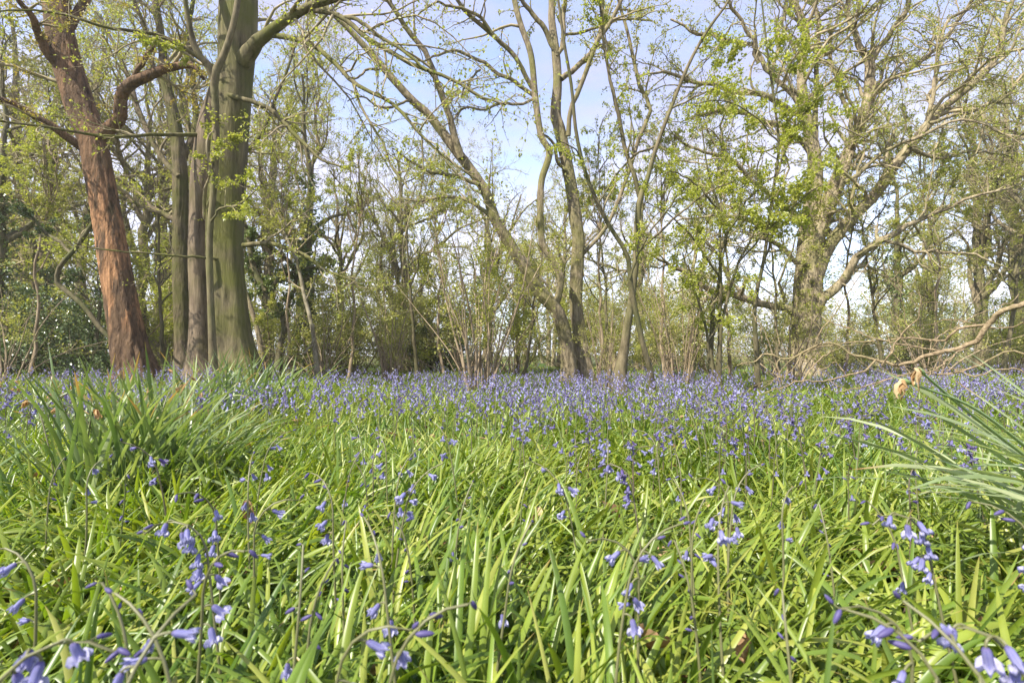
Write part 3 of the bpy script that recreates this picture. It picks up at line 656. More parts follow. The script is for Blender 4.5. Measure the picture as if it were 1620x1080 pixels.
# great spreading oak
O('old_oak', 'huge many-limbed spreading oak filling the right side', 'tree', 19,
  [([(1278, 588, 56), (1276, 560, 49), (1275, 535, 46), (1277, 491, 44), (1278, 447, 44), (1282, 402, 40), (1296, 358, 30), (1318, 310, 25), (1336, 255, 22), (1356, 205, 20), (1372, 160, 19), (1376, 110, 18), (1374, 82, 16)], 9.0, 8.8, True),
   ([(1264, 520, 26), (1270, 460, 30), (1275, 402, 31), (1282, 340, 28), (1289, 290, 26), (1287, 240, 21), (1272, 170, 18), (1268, 110, 15), (1275, 60, 14), (1268, 30, 12), (1255, 0, 10), (1240, -60, 7), (1220, -160, 4)], 9.0, 9.3, False)],
  [([(1374, 95, 17), (1350, 60, 13), (1340, 30, 12), (1340, 0, 11), (1345, -60, 8), (1330, -160, 4)], 8.8, 9.2),
   ([(1376, 100, 17), (1400, 65, 14), (1420, 40, 12), (1432, 15, 11), (1445, -40, 9), (1450, -150, 5)], 8.8, 8.3),
   ([(1287, 260, 13), (1290, 160, 11), (1293, 90, 10), (1298, 40, 10), (1290, 10, 9), (1282, -40, 7), (1290, -140, 4)], 9.2, 9.8),
   ([(1284, 455, 32), (1304, 410, 30), (1335, 365, 28), (1382, 311, 25), (1411, 266, 24), (1450, 220, 22), (1482, 178, 20), (1521, 146, 18), (1563, 107, 16), (1586, 75, 14), (1593, 42, 12), (1609, 6, 11), (1640, -60, 7)], 8.9, 8.0),
   ([(1283, 505, 28), (1302, 473, 23), (1335, 442, 20), (1364, 404, 18), (1396, 378, 16), (1437, 355, 12), (1496, 332, 9), (1555, 308, 7), (1620, 284, 5), (1690, 250, 4)], 8.9, 7.6),
   ([(1330, 300, 9), (1346, 279, 9), (1408, 237, 8.5), (1456, 211, 8), (1495, 198, 7), (1531, 194, 6.5), (1560, 198, 6), (1620, 214, 5), (1690, 240, 3)], 8.5, 7.4),
   ([(1470, 195, 9), (1500, 188, 9), (1553, 168, 9), (1586, 156, 9), (1620, 120, 8), (1680, 60, 5)], 8.3, 7.9),
   ([(1456, 215, 11), (1470, 190, 10), (1480, 130, 9.5), (1486, 81, 9), (1500, 35, 8), (1553, 3, 7), (1600, -40, 4)], 8.4, 8.9),
   ([(1350, 230, 11), (1370, 175, 10), (1398, 133, 9.5), (1440, 104, 9), (1489, 65, 9), (1521, 26, 8), (1563, 0, 7), (1610, -40, 5)], 8.8, 9.5),
   ([(1270, 500, 20), (1245, 492, 17), (1213, 482, 16), (1180, 476, 15), (1155, 467, 14), (1129, 458, 12), (1109, 449, 11), (1093, 433, 10), (1070, 425, 8), (1045, 410, 6), (1015, 395, 3)], 8.9, 7.9),
   ([(1290, 262, 12), (1256, 211, 11), (1213, 191, 10), (1175, 178, 9), (1132, 175, 7), (1085, 185, 4)], 9.1, 8.6),
   ([(1274, 190, 13), (1245, 165, 13), (1207, 146, 12), (1165, 146, 11), (1132, 133, 10), (1100, 126, 8), (1060, 115, 6), (1010, 120, 3)], 9.2, 8.3),
   ([(1272, 175, 12), (1240, 135, 11), (1213, 107, 10), (1191, 81, 9), (1165, 68, 9), (1139, 62, 8), (1129, 49, 8), (1100, 49, 6), (1060, 30, 4)], 9.2, 9.5),
   ([(1222, 118, 9), (1230, 58, 8), (1240, 0, 7), (1235, -70, 4)], 9.3, 9.7),
   ([(1200, 100, 8), (1165, 20, 7), (1120, -40, 5)], 9.3, 9.0),
   ([(1282, 380, 14), (1245, 330, 12), (1200, 290, 10), (1150, 250, 8), (1110, 240, 6), (1070, 215, 4)], 8.9, 8.0),
   ([(1280, 420, 12), (1230, 390, 10), (1180, 350, 8), (1120, 340, 5), (1070, 350, 3)], 8.8, 7.6),
   ([(1330, 300, 12), (1350, 220, 10), (1330, 150, 9), (1310, 90, 8), (1330, 20, 5)], 8.7, 9.4),
   ([(1440, 235, 10), (1500, 250, 8), (1560, 240, 6), (1630, 260, 4)], 8.4, 8.9),
   ([(1395, 378, 10), (1450, 400, 8), (1520, 400, 6), (1590, 420, 4)], 8.3, 8.0)],
  M['oak_big'], M['leaf_spring'], 9.0, br=(2.6, (.5, 1.7)), sub=(3.0, (.25, .8)), tw=(3.8, (.1, .35)), nleaf=24000, lsize=.034, wig=.27, up=.02, twig_wig=.32, trunk_branches=1.4, rough=.06, trunk_n=140, S=64, limb_S=12, lw=.80, lwig=.04, fuzz=800, fiss=.05)

O('multistem_hazel', 'four-stemmed dark hazel clump between the arching sapling and the old oak', 'hazel', 20,
  [([(1128, 598, 12), (1125, 575, 10), (1124, 558, 9), (1127, 513, 8), (1128, 475, 7.5), (1136, 458, 6.5), (1140, 420, 5), (1150, 380, 3)], 6.4, 6.3, True),
   ([(1134, 598, 11), (1137, 570, 8), (1139, 535, 7), (1138, 504, 6.5), (1140, 458, 6), (1139, 402, 5), (1137, 330, 4), (1120, 270, 3), (1110, 200, 2)], 6.4, 6.1, True),
   ([(1138, 598, 8), (1139, 560, 6), (1142, 513, 5.5), (1153, 464, 5), (1169, 413, 4), (1184, 387, 3.4), (1205, 340, 2)], 6.35, 6.0, True),
   ([(1123, 590, 6), (1121, 558, 5), (1118, 524, 4.5), (1104, 473, 4), (1093, 447, 3), (1080, 400, 2)], 6.4, 6.2, True)],
  [([(1139, 402, 4), (1160, 350, 3.5), (1200, 300, 3), (1240, 270, 2)], 6.1, 5.8),
   ([(1136, 330, 4), (1100, 290, 3), (1060, 270, 2)], 6.1, 5.8),
   ([(1140, 440, 4), (1100, 380, 3), (1060, 340, 2.4), (1020, 320, 1.6)], 6.2, 5.7),
   ([(1170, 413, 3.4), (1230, 350, 3), (1300, 290, 2)], 6.0, 5.6)],
  M['dark_stem'], M['leaf_green'], 6.4, br=(2.6, (.6, 1.7)), sub=(2.6, (.25, .7)), tw=(3.8, (.1, .25)), nleaf=4200, lsize=.036, up=0, rough=0, S=10, trunk_branches=1.)

O('hazel_sapling', 'single thin upright hazel stem between the hazel clump and the old oak trunk', 'sapling', 21,
  [([(1198, 600, 10), (1198, 575, 9), (1197, 558, 8), (1194, 513, 7.5), (1194, 487, 7), (1200, 447, 6.5), (1207, 420, 6), (1213, 380, 5.5), (1217, 344, 5), (1228, 270, 4.6), (1232, 225, 4.4), (1224, 154, 4), (1215, 89, 3.8), (1209, 36, 3), (1200, -40, 2)], 6.2, 5.6, True)],
  [([(1208, 415, 4), (1240, 330, 3.5), (1290, 250, 3), (1330, 200, 2)], 6.0, 5.6),
   ([(1225, 290, 3), (1260, 200, 2.6), (1310, 140, 2)], 5.8, 5.5),
   ([(1224, 160, 3), (1235, 110, 2.6), (1262, 40, 2), (1290, 0, 1.5)], 5.7, 5.4),
   ([(1232, 225, 3), (1190, 180, 2.5), (1140, 160, 2), (1100, 165, 1.5)], 5.7, 5.4)],
  M['dark_stem'], M['leaf_green'], 6.2, br=(2.2, (.5, 1.4)), sub=(2.6, (.2, .6)), tw=(3.4, (.1, .25)), nleaf=3000, lsize=.036, up=.0, rough=0, S=10, trunk_branches=.9)

O('crooked_sapling', 'bent leafless stem making a sharp elbow left of the stripped oak', 'sapling', 22,
  [([(205, 592, 9), (182, 545, 8), (158, 518, 8.5), (130, 482, 9), (95, 452, 9.5), (90, 440, 9.5), (96, 420, 9), (120, 392, 8.5), (142, 360, 8), (154, 338, 7), (158, 310, 5), (180, 270, 3)], 8.2, 8.0, True)],
  [([(112, 400, 6), (95, 385, 6.5), (70, 365, 7), (40, 335, 7), (10, 325, 5), (-30, 315, 4)], 8.2, 8.4)],
  M['dark_stem'], M['leaf_dark'], 8.2, br=(.9, (.3, .9)), sub=(2.4, (.2, .6)), tw=(4, (.1, .25)), nleaf=900, lsize=.045, rough=0, S=10, trunk_branches=.5)

# ------------------------------------------------------------------ coppice and shrubs nearer the clearing
def place(root, px, d, rz=0, sc=1.0, py=None):
    p = P(px, HOR, d)
    root.location = (p[0], d, float(ground_z(p[0], d))); root.rotation_euler.z = rz; root.scale = (sc, sc, sc)
    return root
def spot(px, d):
    p = P(px, HOR, d); return (p[0], d, float(ground_z(p[0], d)))

cop = shrub('hazel_coppice', 'fan of tan hazel rods left of the leaning tree', 'hazel', 31, 2.7, 26, M['hazel'], M['leaf_pale'], 2600, .035, fan=.20, sub=1.6, tw=3.2, r0=.015, straight=.05, group='coppiced hazel stools')
place(cop, 757, 6.6)
cop2 = shrub('hazel_coppice', 'loose spreading hazel stool behind the dead branch at the right edge', 'hazel', 36, 2.6, 15, M['hazel'], M['leaf_pale'], 2200, .035, fan=.42, sub=1.8, tw=3.2, r0=.013, straight=.10, group='coppiced hazel stools')
place(cop2, 1470, 8.8, .2, .9)
dup(cop, 'small pale coppice stool with a V of rods in front of the far thicket', spot(615, 9.0), 2.1, .72, 'coppiced hazel stools')
dup(cop2, 'hazel rods rising beside the birch-like white stem left of centre', spot(512, 8.6), 4.0, .8, 'coppiced hazel stools')
dup(cop, 'thin brown rods crowding the foot of the pale forked tree', spot(957, 6.6), .8, .55, 'coppiced hazel stools')
dup(cop, 'bundle of sunlit orange-brown rods between the sapling and the hazel clump', spot(1076, 8.2), 5.1, .95, 'coppiced hazel stools')
dup(cop2, 'hazel rods leaning across the front of the old oak trunk', spot(1252, 7.6), 3.1, .8, 'coppiced hazel stools')
dup(cop2, 'bare hazel rods at the left edge before the dark holly', spot(8, 8.0), 1.3, .85, 'coppiced hazel stools')

O('pale_stem_birch', 'thin whitish curved stem left of centre before the far thicket', 'sapling', 41,
  [([(502, 590, 9), (499, 560, 8), (496, 530, 7.5), (490, 500, 7), (482, 470, 6.5), (476, 440, 6), (468, 410, 5), (455, 380, 4), (440, 340, 2.5)], 8.4, 8.6, True)],
  [([(497, 540, 4), (480, 560, 3)], 8.4, 8.3), ([(484, 475, 3), (500, 440, 2.6), (520, 400, 2)], 8.4, 8.4)],
  M['beech_pale'], M['leaf_pale'], 8.4, br=(1.4, (.3, .8)), sub=(2.6, (.2, .5)), tw=(4, (.1, .25)), nleaf=500, lsize=.035, rough=0, S=10, trunk_branches=.6)
O('leaning_sapling', 'brown stem leaning left just right of the beech foot', 'sapling', 42,
  [([(419, 590, 11), (414, 560, 9), (408, 525, 8.5), (398, 490, 8), (388, 460, 7), (380, 430, 5), (372, 390, 3)], 8.3, 8.6, True)],
  [([(404, 512, 3), (425, 490, 2.5), (440, 460, 2)], 8.4, 8.2)],
  M['oak'], M['leaf_pale'], 8.3, br=(1.2, (.3, .8)), sub=(2.6, (.2, .5)), tw=(4, (.1, .25)), nleaf=350, lsize=.035, rough=0, S=10, trunk_branches=.6)
O('ivy_sapling', 'slanting dark tree thick with ivy right of the beech', 'tree', 43,
  [([(440, 588, 13), (443, 550, 11), (450, 515, 10), (440, 490, 12), (425, 470, 13), (408, 440, 12), (398, 410, 9), (392, 370, 6)], 9.6, 9.8, True)],
  [([(448, 510, 7), (458, 480, 6), (470, 440, 5), (478, 400, 4)], 9.6, 9.9), ([(425, 470, 7), (445, 440, 6), (480, 425, 5), (520, 420, 3)], 9.7, 9.6)],
  M['dark_stem'], M['leaf_ivy'], 9.6, br=(5, (.15, .5)), sub=(5, (.12, .3)), tw=(6, (.08, .2)), nleaf=1700, lsize=.065, rough=0, S=10, trunk_branches=1.6, leaf_min=.0)

# ------------------------------------------------------------------ background trees
bgt = []
def bg(proto, label, px, d, rz, sc, group='trees around the clearing', first=False):
    if first: proto['label'] = label; proto['group'] = group; return place(proto, px, d, rz, sc)
    return dup(proto, label, spot(px, d), rz, sc, group)

TA = auto_tree('background_oak', '', 'tree', 51, 8.5, M['oak'], M['leaf_pale'], spread=1.0, r0=.17, nlimb=15, nleaf=7000, lsize=.036, t0=.22, wig=.26, up=.045, d=(2.2, 2.6, 3.6))
TB = auto_tree('background_oak', '', 'tree', 52, 9.0, M['oak'], M['leaf_spring'], spread=.95, r0=.15, nlimb=16, nleaf=4000, lsize=.034, t0=.2, wig=.24, up=.05, d=(2.2, 2.6, 3.6), lean=-.06)
TC = auto_tree('slim_tree', '', 'tree', 53, 9.5, M['ash'], M['leaf_spring'], spread=.55, r0=.11, nlimb=16, nleaf=2800, lsize=.036, t0=.25, wig=.18, up=.10, d=(2.2, 2.8, 3.6), lean=.04)
TD = auto_tree('green_hornbeam', '', 'tree', 54, 8.0, M['oak'], M['leaf_spring'], spread=.7, r0=.12, nlimb=18, nleaf=9000, lsize=.045, t0=.12, wig=.16, up=.10, d=(2.4, 3.0, 4.0))
TI = auto_tree('ivy_tree', '', 'tree', 55, 9.0, M['dark_stem'], M['leaf_pale'], spread=.8, r0=.15, nlimb=13, nleaf=4500, lsize=.05, t0=.3, wig=.24, up=.05, d=(2.0, 2.6, 3.4), ivy=2400)

bg(TA, 'spreading bare-twigged oak seen through the gap left of the leaning tree', 640, 15.0, .4, .95, first=True)
bg(TA, 'crooked-limbed oak behind the hazel rods left of the leaning tree', 772, 15.5, 2.5, .88)
bg(TA, 'twiggy oak behind the pale forked tree', 1010, 16.5, 4.2, .85)
bg(TA, 'dim oak behind the dead branch near the right edge', 1555, 13.5, 1.2, 1.0)
bg(TA, 'oak showing over the holly at the far left', 60, 12.5, 5.2, 1.1)
bg(TB, 'leafy-topped oak left of the twiggy gap', 545, 16.5, 0., .92, first=True)
bg(TB, 'pale green oak behind the centre pair of trunks', 885, 18.0, 3.3, .9)
bg(TB, 'oak between the stripped oak and the mossy tree, far back', 232, 13.5, 1.7, 1.1)
bg(TB, 'oak half hidden at the very right edge behind the thicket', 1640, 12.0, 2.2, 1.05)
bg(TC, 'tall slim tree just right of the beech trunk', 462, 13.0, .7, 1.1, first=True)
bg(TC, 'slim tree with upswept limbs left of the beech', 330, 13.0, 3.9, 1.2)
bg(TC, 'slim tree at the left edge behind the crooked stem', 125, 11.5, 1.9, 1.15)
bg(TC, 'slim tree far behind the arching sapling', 1085, 19.0, 5.9, 1.05)
bg(TD, 'rounded pale green hornbeam crown rising in the gap left of centre', 618, 21.0, .9, 1.12, first=True)
bg(TD, 'fresh green tree low behind the leaning tree', 832, 20.0, 3.0, .78)
bg(TD, 'pale green tree low behind the old oak on its right', 1480, 18.0, 2.0, .8)
bg(TI, 'dark ivy-wrapped tree left of the pale coppice stool', 487, 11.5, 4.0, .95, first=True)
bg(TI, 'ivy-wrapped trunk behind the oak limb on the right', 1430, 14.5, 1.0, .9)
bg(TI, 'ivy-covered tree at the left edge above the holly', 5, 10.5, 2.2, .95)

TE = auto_tree('slender_sapling', '', 'sapling', 56, 6.0, M['hazel'], M['leaf_spring'], spread=.5, r0=.032, nlimb=12, nleaf=2200, lsize=.036, t0=.3, wig=.16, up=.08, d=(1.6, 2.0, 2.6), lean=.05)
TF = auto_tree('slender_sapling', '', 'sapling', 57, 5.0, M['dark_stem'], M['leaf_pale'], spread=.6, r0=.04, nlimb=10, nleaf=1800, lsize=.036, t0=.35, wig=.2, up=.06, d=(1.6, 2.0, 2.6), lean=-.10)
SP = 'thin young trees in front of the thicket'
for k, (pr, lab, px, d, rz, sc) in enumerate([
    (TE, 'thin sapling between the pale white stem and the pale coppice stool', 548, 10.0, .3, 1.0),
    (TF, 'dark thin sapling right of the pale coppice stool', 662, 10.5, 1.2, 1.1),
    (TE, 'thin pole in the gap right of the evergreen in the centre left', 705, 11.0, 2.2, 1.05),
    (TF, 'slanting thin stem at the left of the leaning tree foot', 830, 9.5, 3.0, .8),
    (TE, 'thin sapling just right of the upright tree foot', 948, 9.5, 4.1, .95),
    (TF, 'thin sapling between the upright tree and the pale forked tree', 962, 11.0, 5.0, 1.1),
    (TE, 'thin pole right of the arching sapling', 1052, 9.0, .9, 1.0),
    (TF, 'thin dark sapling left of the four-stemmed hazel', 1098, 10.0, 2.0, 1.0),
    (TE, 'thin pole between the four-stemmed hazel and the single hazel stem', 1160, 9.0, 3.1, .95),
    (TF, 'slanting dark sapling left of the old oak foot', 1228, 8.5, 4.5, .85),
    (TE, 'thin sapling right of the old oak foot', 1330, 9.5, 5.6, .9),
    (TF, 'thin leaning sapling behind the fallen branch', 1400, 9.0, .2, .9),
    (TE, 'thin pole near the right edge behind the fallen branch', 1500, 9.5, 1.6, 1.0),
    (TF, 'thin dark sapling at the right edge', 1585, 10.0, 2.8, 1.1),
    (TE, 'thin sapling between the ivy slanting tree and the white stem', 462, 9.5, 3.9, .9),
    (TF, 'thin sapling left of the stripped oak', 145, 9.5, 5.1, 1.0),
    (TE, 'thin sapling at the left edge by the bare rods', 40, 9.0, .6, 1.0),
    (TF, 'thin dark stem between the stripped oak and the mossy tree', 262, 10.5, 1.9, 1.1)]):
    bg(pr, lab, px, d, rz, sc, SP, first=k < 2)
for lab, px, d, rz, sc in [
    ('tall oak at the right edge above the thicket', 1620, 16.0, .3, 1.4),
    ('tall oak at the left edge filling the corner sky', 35, 14.5, 1.4, 1.5),
    ('tall oak between the stripped oak and the beech far back', 250, 16.5, 4.0, 1.6),
    ('tall oak right of the beech far back', 420, 18.0, 5.3, 1.45)]:
    bg(TA, lab, px, d, rz, sc)

# understorey bushes
HZ = shrub('hazel_bush', '', 'bush', 61, 3.0, 16, M['hazel'], M['leaf_spring'], 11000, .045, fan=.42, sub=4.0, tw=6)
HO = shrub('holly_bush', '', 'bush', 62, 2.0, 22, M['dark_stem'], M['leaf_dark'], 13000, .055, fan=.62, sub=5, tw=7.0)
UN = shrub('thicket_bush', '', 'bush', 63, 2.4, 22, M['hazel'], M['leaf_mid'], 11500, .045, fan=.55, sub=5.0, tw=6.5)
G1 = 'understorey bushes along the edge of the clearing'
def bush(proto, label, px, d, rz, sc, first=False): return bg(proto, label, px, d, rz, sc, G1, first)
bush(HO, 'dark glossy holly left of the stripped oak foot', 112, 10.0, .3, .95, True)
bush(HO, 'dark holly at the left edge of the clearing', 20, 11.5, 2.0, 1.25)
bush(HO, 'dark evergreen bush right of the pale coppice stool', 690, 12.5, 1.1, .75)
bush(HZ, 'pale green hazel bush behind the stripped oak', 175, 11.5, .2, 1.1, True)
bush(HZ, 'pale green hazel between the mossy tree and the beech', 270, 12.0, 1.5, 1.05)
bush(HZ, 'pale green hazel right of the beech foot', 430, 12.5, 2.8, 1.0)
bush(HZ, 'hazel bush left of the pale coppice stool', 560, 12.5, 4.0, 1.0)
bush(HZ, 'hazel bush behind the fan of tan rods', 735, 11.5, 5.3, 1.0)
bush(HZ, 'hazel bush left of the leaning tree foot', 815, 12.0, .9, .95)
bush(HZ, 'hazel bush behind the pale forked tree', 965, 12.5, 2.2, .75)
bush(HZ, 'hazel bush behind the sunlit rods', 1060, 12.0, 3.6, .7)
bush(HZ, 'hazel bush left of the old oak trunk', 1215, 11.5, 4.8, .7)
bush(HZ, 'hazel bush right of the old oak trunk', 1370, 12.5, .1, .55)
bush(HZ, 'hazel bush low beside the right edge', 1590, 10.5, 2.9, .65)
bush(UN, 'mid-green thicket bush at the far left', 60, 13.0, .5, 1.2, True)
bush(UN, 'thicket bush behind the beech on its left', 320, 13.5, 1.9, 1.1)
bush(UN, 'thicket bush left of the centre rods', 620, 13.5, 3.1, 1.1)
bush(UN, 'thicket bush in the middle gap', 660, 12.0, 5.9, .95)
bush(UN, 'thicket bush behind the centre pair', 900, 13.5, 4.4, 1.0)
bush(UN, 'thicket bush behind the arching sapling', 1020, 14.0, 5.6, .85)
bush(UN, 'thicket bush right behind the hazel clump', 1120, 13.5, .8, .7)
bush(UN, 'brown-green thicket bush right of the old oak', 1330, 12.0, 2.3, .55)
bush(UN, 'tangled thicket bush behind the dead branch', 1440, 11.0, 3.5, .6)
bush(UN, 'tangled thicket bush at the right edge', 1610, 12.0, 5.0, .75)
bush(UN, 'thicket bush between pale stem and pale coppice', 535, 11.5, 2.5, .9)

# far woodland: one mass
def far_wood():
    rg = R(71)
    tw, lv, tk = [], [], []
    K = 46
    xs = np.concatenate([rg.uniform(-34, 34, K)]); ys = rg.uniform(22, 36, K)
    n = 14; s = np.linspace(0, 1, n)
    h = rg.uniform(5.0, 9.0, K)
    tp = np.zeros((K, n, 3)); tp[:, :, 0] = xs[:, None] + np.cumsum(rg.normal(size=(K, n)), 1)*.09; tp[:, :, 1] = ys[:, None]
    tp[:, :, 2] = s[None]*h[:, None]*.85 - .1
    tr = rg.uniform(.07, .16, K)[:, None]*(1-.85*s)[None]
    lp, lr = grow(rg, tp, tr, 0, (1.8, 3.8), ang=(.5, 1.1), t0=.2, N=9, wig=.2, up=.05, rr=.6, rmin=.02, per=12)
    p1, r1 = grow(rg, lp, lr, 1.7, (.7, 1.8), t0=.2, N=6, wig=.24, up=.03, rr=.6, rmin=.012)
    p2, r2 = grow(rg, p1, r1, 2.0, (.3, .9), t0=.2, N=4, wig=.25, up=.02, rr=.6, rmin=.007)
    parts = []
    for a, b, c in ((tp, tr, 8), (lp, lr, 5), (p1, r1, 3), (p2, r2, 3)):
        v, f = tubes(a, b, c); parts.append((v, f, 0))
    v, f = leaf_mesh(rg, p2, 60000, .10, spread=.12); parts.append((v, f, 1))
    # undergrowth
    m = 620
    bx = rg.uniform(-36, 36, m); by = rg.uniform(17, 32, m)
    st = np.zeros((m, 5, 3)); st[:, 0] = np.stack([bx, by, 0*bx], 1)
    st = st[:, :1] + rg.normal(size=(m, 1, 3))*np.array([.7, .7, 0]) + np.linspace(0, 1, 5)[None, :, None]*np.array([0, 0, 1.])*rg.uniform(1.2, 3.6, m)[:, None, None]
    b1, c1 = grow(rg, st, np.full((m, 5), .02), 8, (.4, 1.1), ang=(.6, 1.4), t0=.0, N=5, wig=.2, up=.02, rr=.6, rmin=.006)
    v, f = tubes(b1, c1, 3); parts.append((v, f, 0))
    v, f = leaf_mesh(rg, b1, 110000, .08, spread=.15); parts.append((v, f, 2))
    o = build('far_woodland', parts, [M['twig'], M['leaf_pale'], M['leaf_mid']]); o['kind'] = 'stuff'
    o['label'] = 'far wood of twiggy trees and undergrowth beyond the clearing'
far_wood()

# ------------------------------------------------------------------ bluebell leaves and grass
def blades(rg, base, az, ln, wd, e0, e1, N=8, bendside=.0, twist=.6, keel=.25, pw=1.3):
    B = len(base); s = np.linspace(0, 1, N)
    e = e0[:, None] - (e0-e1)[:, None]*s[None]**pw
    kink = (rg.uniform(size=B) < .10)[:, None]*np.clip((s[None]-rg.uniform(.35, .75, B)[:, None])*9, 0, 1)
    e = e - kink*rg.uniform(.6, 1.9, B)[:, None]
    a = az[:, None] + bendside*rg.normal(size=B)[:, None]*s[None]
    d = np.stack([np.cos(e)*np.cos(a), np.cos(e)*np.sin(a), np.sin(e)], -1)
    seg = (ln/(N-1))[:, None, None]
    pts = base[:, None] + np.concatenate([np.zeros((B, 1, 3)), np.cumsum(.5*(d[:, :-1]+d[:, 1:])*seg, 1)], 1)
    side = np.stack([-np.sin(a), np.cos(a), 0*a], -1)
    nn = np.cross(d, side)
    tw = twist*rg.normal(size=B)[:, None]*(.3+s[None])
    sd = side*np.cos(tw)[..., None] + nn*np.sin(tw)[..., None]
    nv = np.cross(d, sd)
    prof = np.minimum(1, .55+s*1.8)*np.sqrt(np.maximum(1-s**5, 0)); prof = np.maximum(prof*(1-.35*s), .03)
    w = wd[:, None]*prof[None]*.5
    L = pts + sd*w[..., None]; Rr = pts - sd*w[..., None]; C = pts + nv*(w*keel*2)[..., None]
    v = np.stack([L, C, Rr], 2)
    i = np.arange(B*N*3).reshape(B, N, 3)
    f = np.concatenate([np.stack([i[:, :-1, k], i[:, :-1, k+1], i[:, 1:, k+1], i[:, 1:, k]], -1).reshape(-1, 4) for k in (0, 1)])
    return v.reshape(-1, 3), f, np.broadcast_to(s[None, :, None], (B, N, 3)).ravel()

def scatter(rg, y0, y1, dens, margin=.6, half=1.13):
    a = (half*y1+margin)*2*(y1-y0)
    n = int(a*dens)
    y = rg.uniform(y0, y1, n); x = rg.uniform(-1, 1, n)*(half*y1+margin)
    k = np.abs(x) < half*np.maximum(y, 0)+margin
    x, y = x[k], y[k]
    return np.stack([x, y, ground_z(x, y)], 1)

def patch(x, y, s=1.0, seed=0):
    rg = R(900+seed); v = 0
    for k in range(6):
        a = rg.uniform(0, 6.28); fr = rg.uniform(.6, 2.2)*s; v = v + np.sin((x*np.cos(a)+y*np.sin(a))*fr*2 + rg.uniform(0, 6.28))
    return v/6

def leaf_carpet():
    rg = R(81); parts = []; att = []
    for y0, y1, dens, nl, N, wmul in ((-.6, 1.0, 420, 8, 11, 1.0), (1.0, 2.2, 400, 8, 9, 1.0), (2.2, 4.5, 240, 7, 6, 1.1), (4.5, 8.5, 90, 6, 5, 1.3), (8.5, 13.5, 36, 5, 4, 1.7)):
        b = scatter(rg, y0, y1, dens)
        # keep the very eye point clear
        b = b[np.hypot(b[:, 0], b[:, 1]) > .16]
        n = len(b)
        lean = rg.normal(size=n)*.5 + .9*patch(b[:, 0], b[:, 1], .8, 3)      # tufts lie over one way
        bb = np.repeat(b, nl, 0); bb[:, :2] += rg.normal(size=(n*nl, 2))*.012
        az = np.repeat(rg.uniform(0, 6.28, n), nl) + rg.uniform(0, 6.28, n*nl)*.9
        # part of every tuft is combed over along a direction that wanders across the clearing
        dom = 2.2*np.repeat(patch(b[:, 0], b[:, 1], .9, 3), nl)*2.2 + rg.normal(0, .55, n*nl)
        az = np.where(rg.uniform(size=n*nl) < .42, dom, az)
        hm = np.repeat(1+.22*patch(b[:, 0], b[:, 1], 1.2, 1), nl)
        ln = rg.uniform(.14, .30, n*nl)*hm*(1.0 if y0 < .9 else .96 if y0 < 2 else .84 if y0 < 4 else .76)
        wd = rg.uniform(.006, .0145, n*nl)*wmul
        e0 = rg.uniform(.85, 1.45, n*nl); e1 = e0 - rg.uniform(.2, 1.3, n*nl) - (rg.uniform(size=n*nl) < .4)*rg.uniform(.3, 1.2, n*nl)
        v, f, al = blades(rg, bb, az, ln, wd, e0, e1, N=N, bendside=.3, twist=.5)
        parts.append((v, f, 0)); att.append(al)
    o = build('bluebell_leaves', parts, M['blade'], attr=np.concatenate(att)); o['kind'] = 'stuff'
    o['label'] = 'dense carpet of strap-shaped bluebell leaves over the woodland floor'
    # short grass on the far lawn at left and low ground cover
    parts = []
    for y0, y1, dens, w in ((6.0, 12.0, 160, .008), (12.0, 22.0, 60, .016)):
        b = scatter(rg, y0, y1, dens, 2.0); n = len(b)
        v, f, al = blades(rg, b, rg.uniform(0, 6.28, n), rg.uniform(.06, .16, n), np.full(n, w), rg.uniform(.9, 1.5, n), rg.uniform(.0, .9, n), N=4)
        parts.append((v, f, 0))
    o = build('grass', parts, M['blade']); o['kind'] = 'stuff'; o['label'] = 'short green grass and moss under the far bushes'
    # leaf litter lying between the plants
    b = np.concatenate([scatter(rg, -.4, 3.0, 260), scatter(rg, 3.0, 16.0, 30)]); n = len(b)
    b[:, 2] += rg.uniform(.004, .02, n) + (rg.uniform(size=n) < .18)*rg.uniform(.02, .09, n)
    tw = np.stack([b, b + rg.normal(size=(n, 3))*np.array([.03, .03, .004])], 1)
    v, f = leaf_mesh(rg, tw, n*2, .055, spread=.01, updir=.9)
    v[:, 2] = np.maximum(v[:, 2], ground_z(v[:, 0], v[:, 1])+.003)
    o = build('leaf_litter', [(v, f, 0)], M['litter'], smooth=False); o['kind'] = 'stuff'; o['label'] = 'brown dead leaves littering the soil between the bluebells'
leaf_carpet()

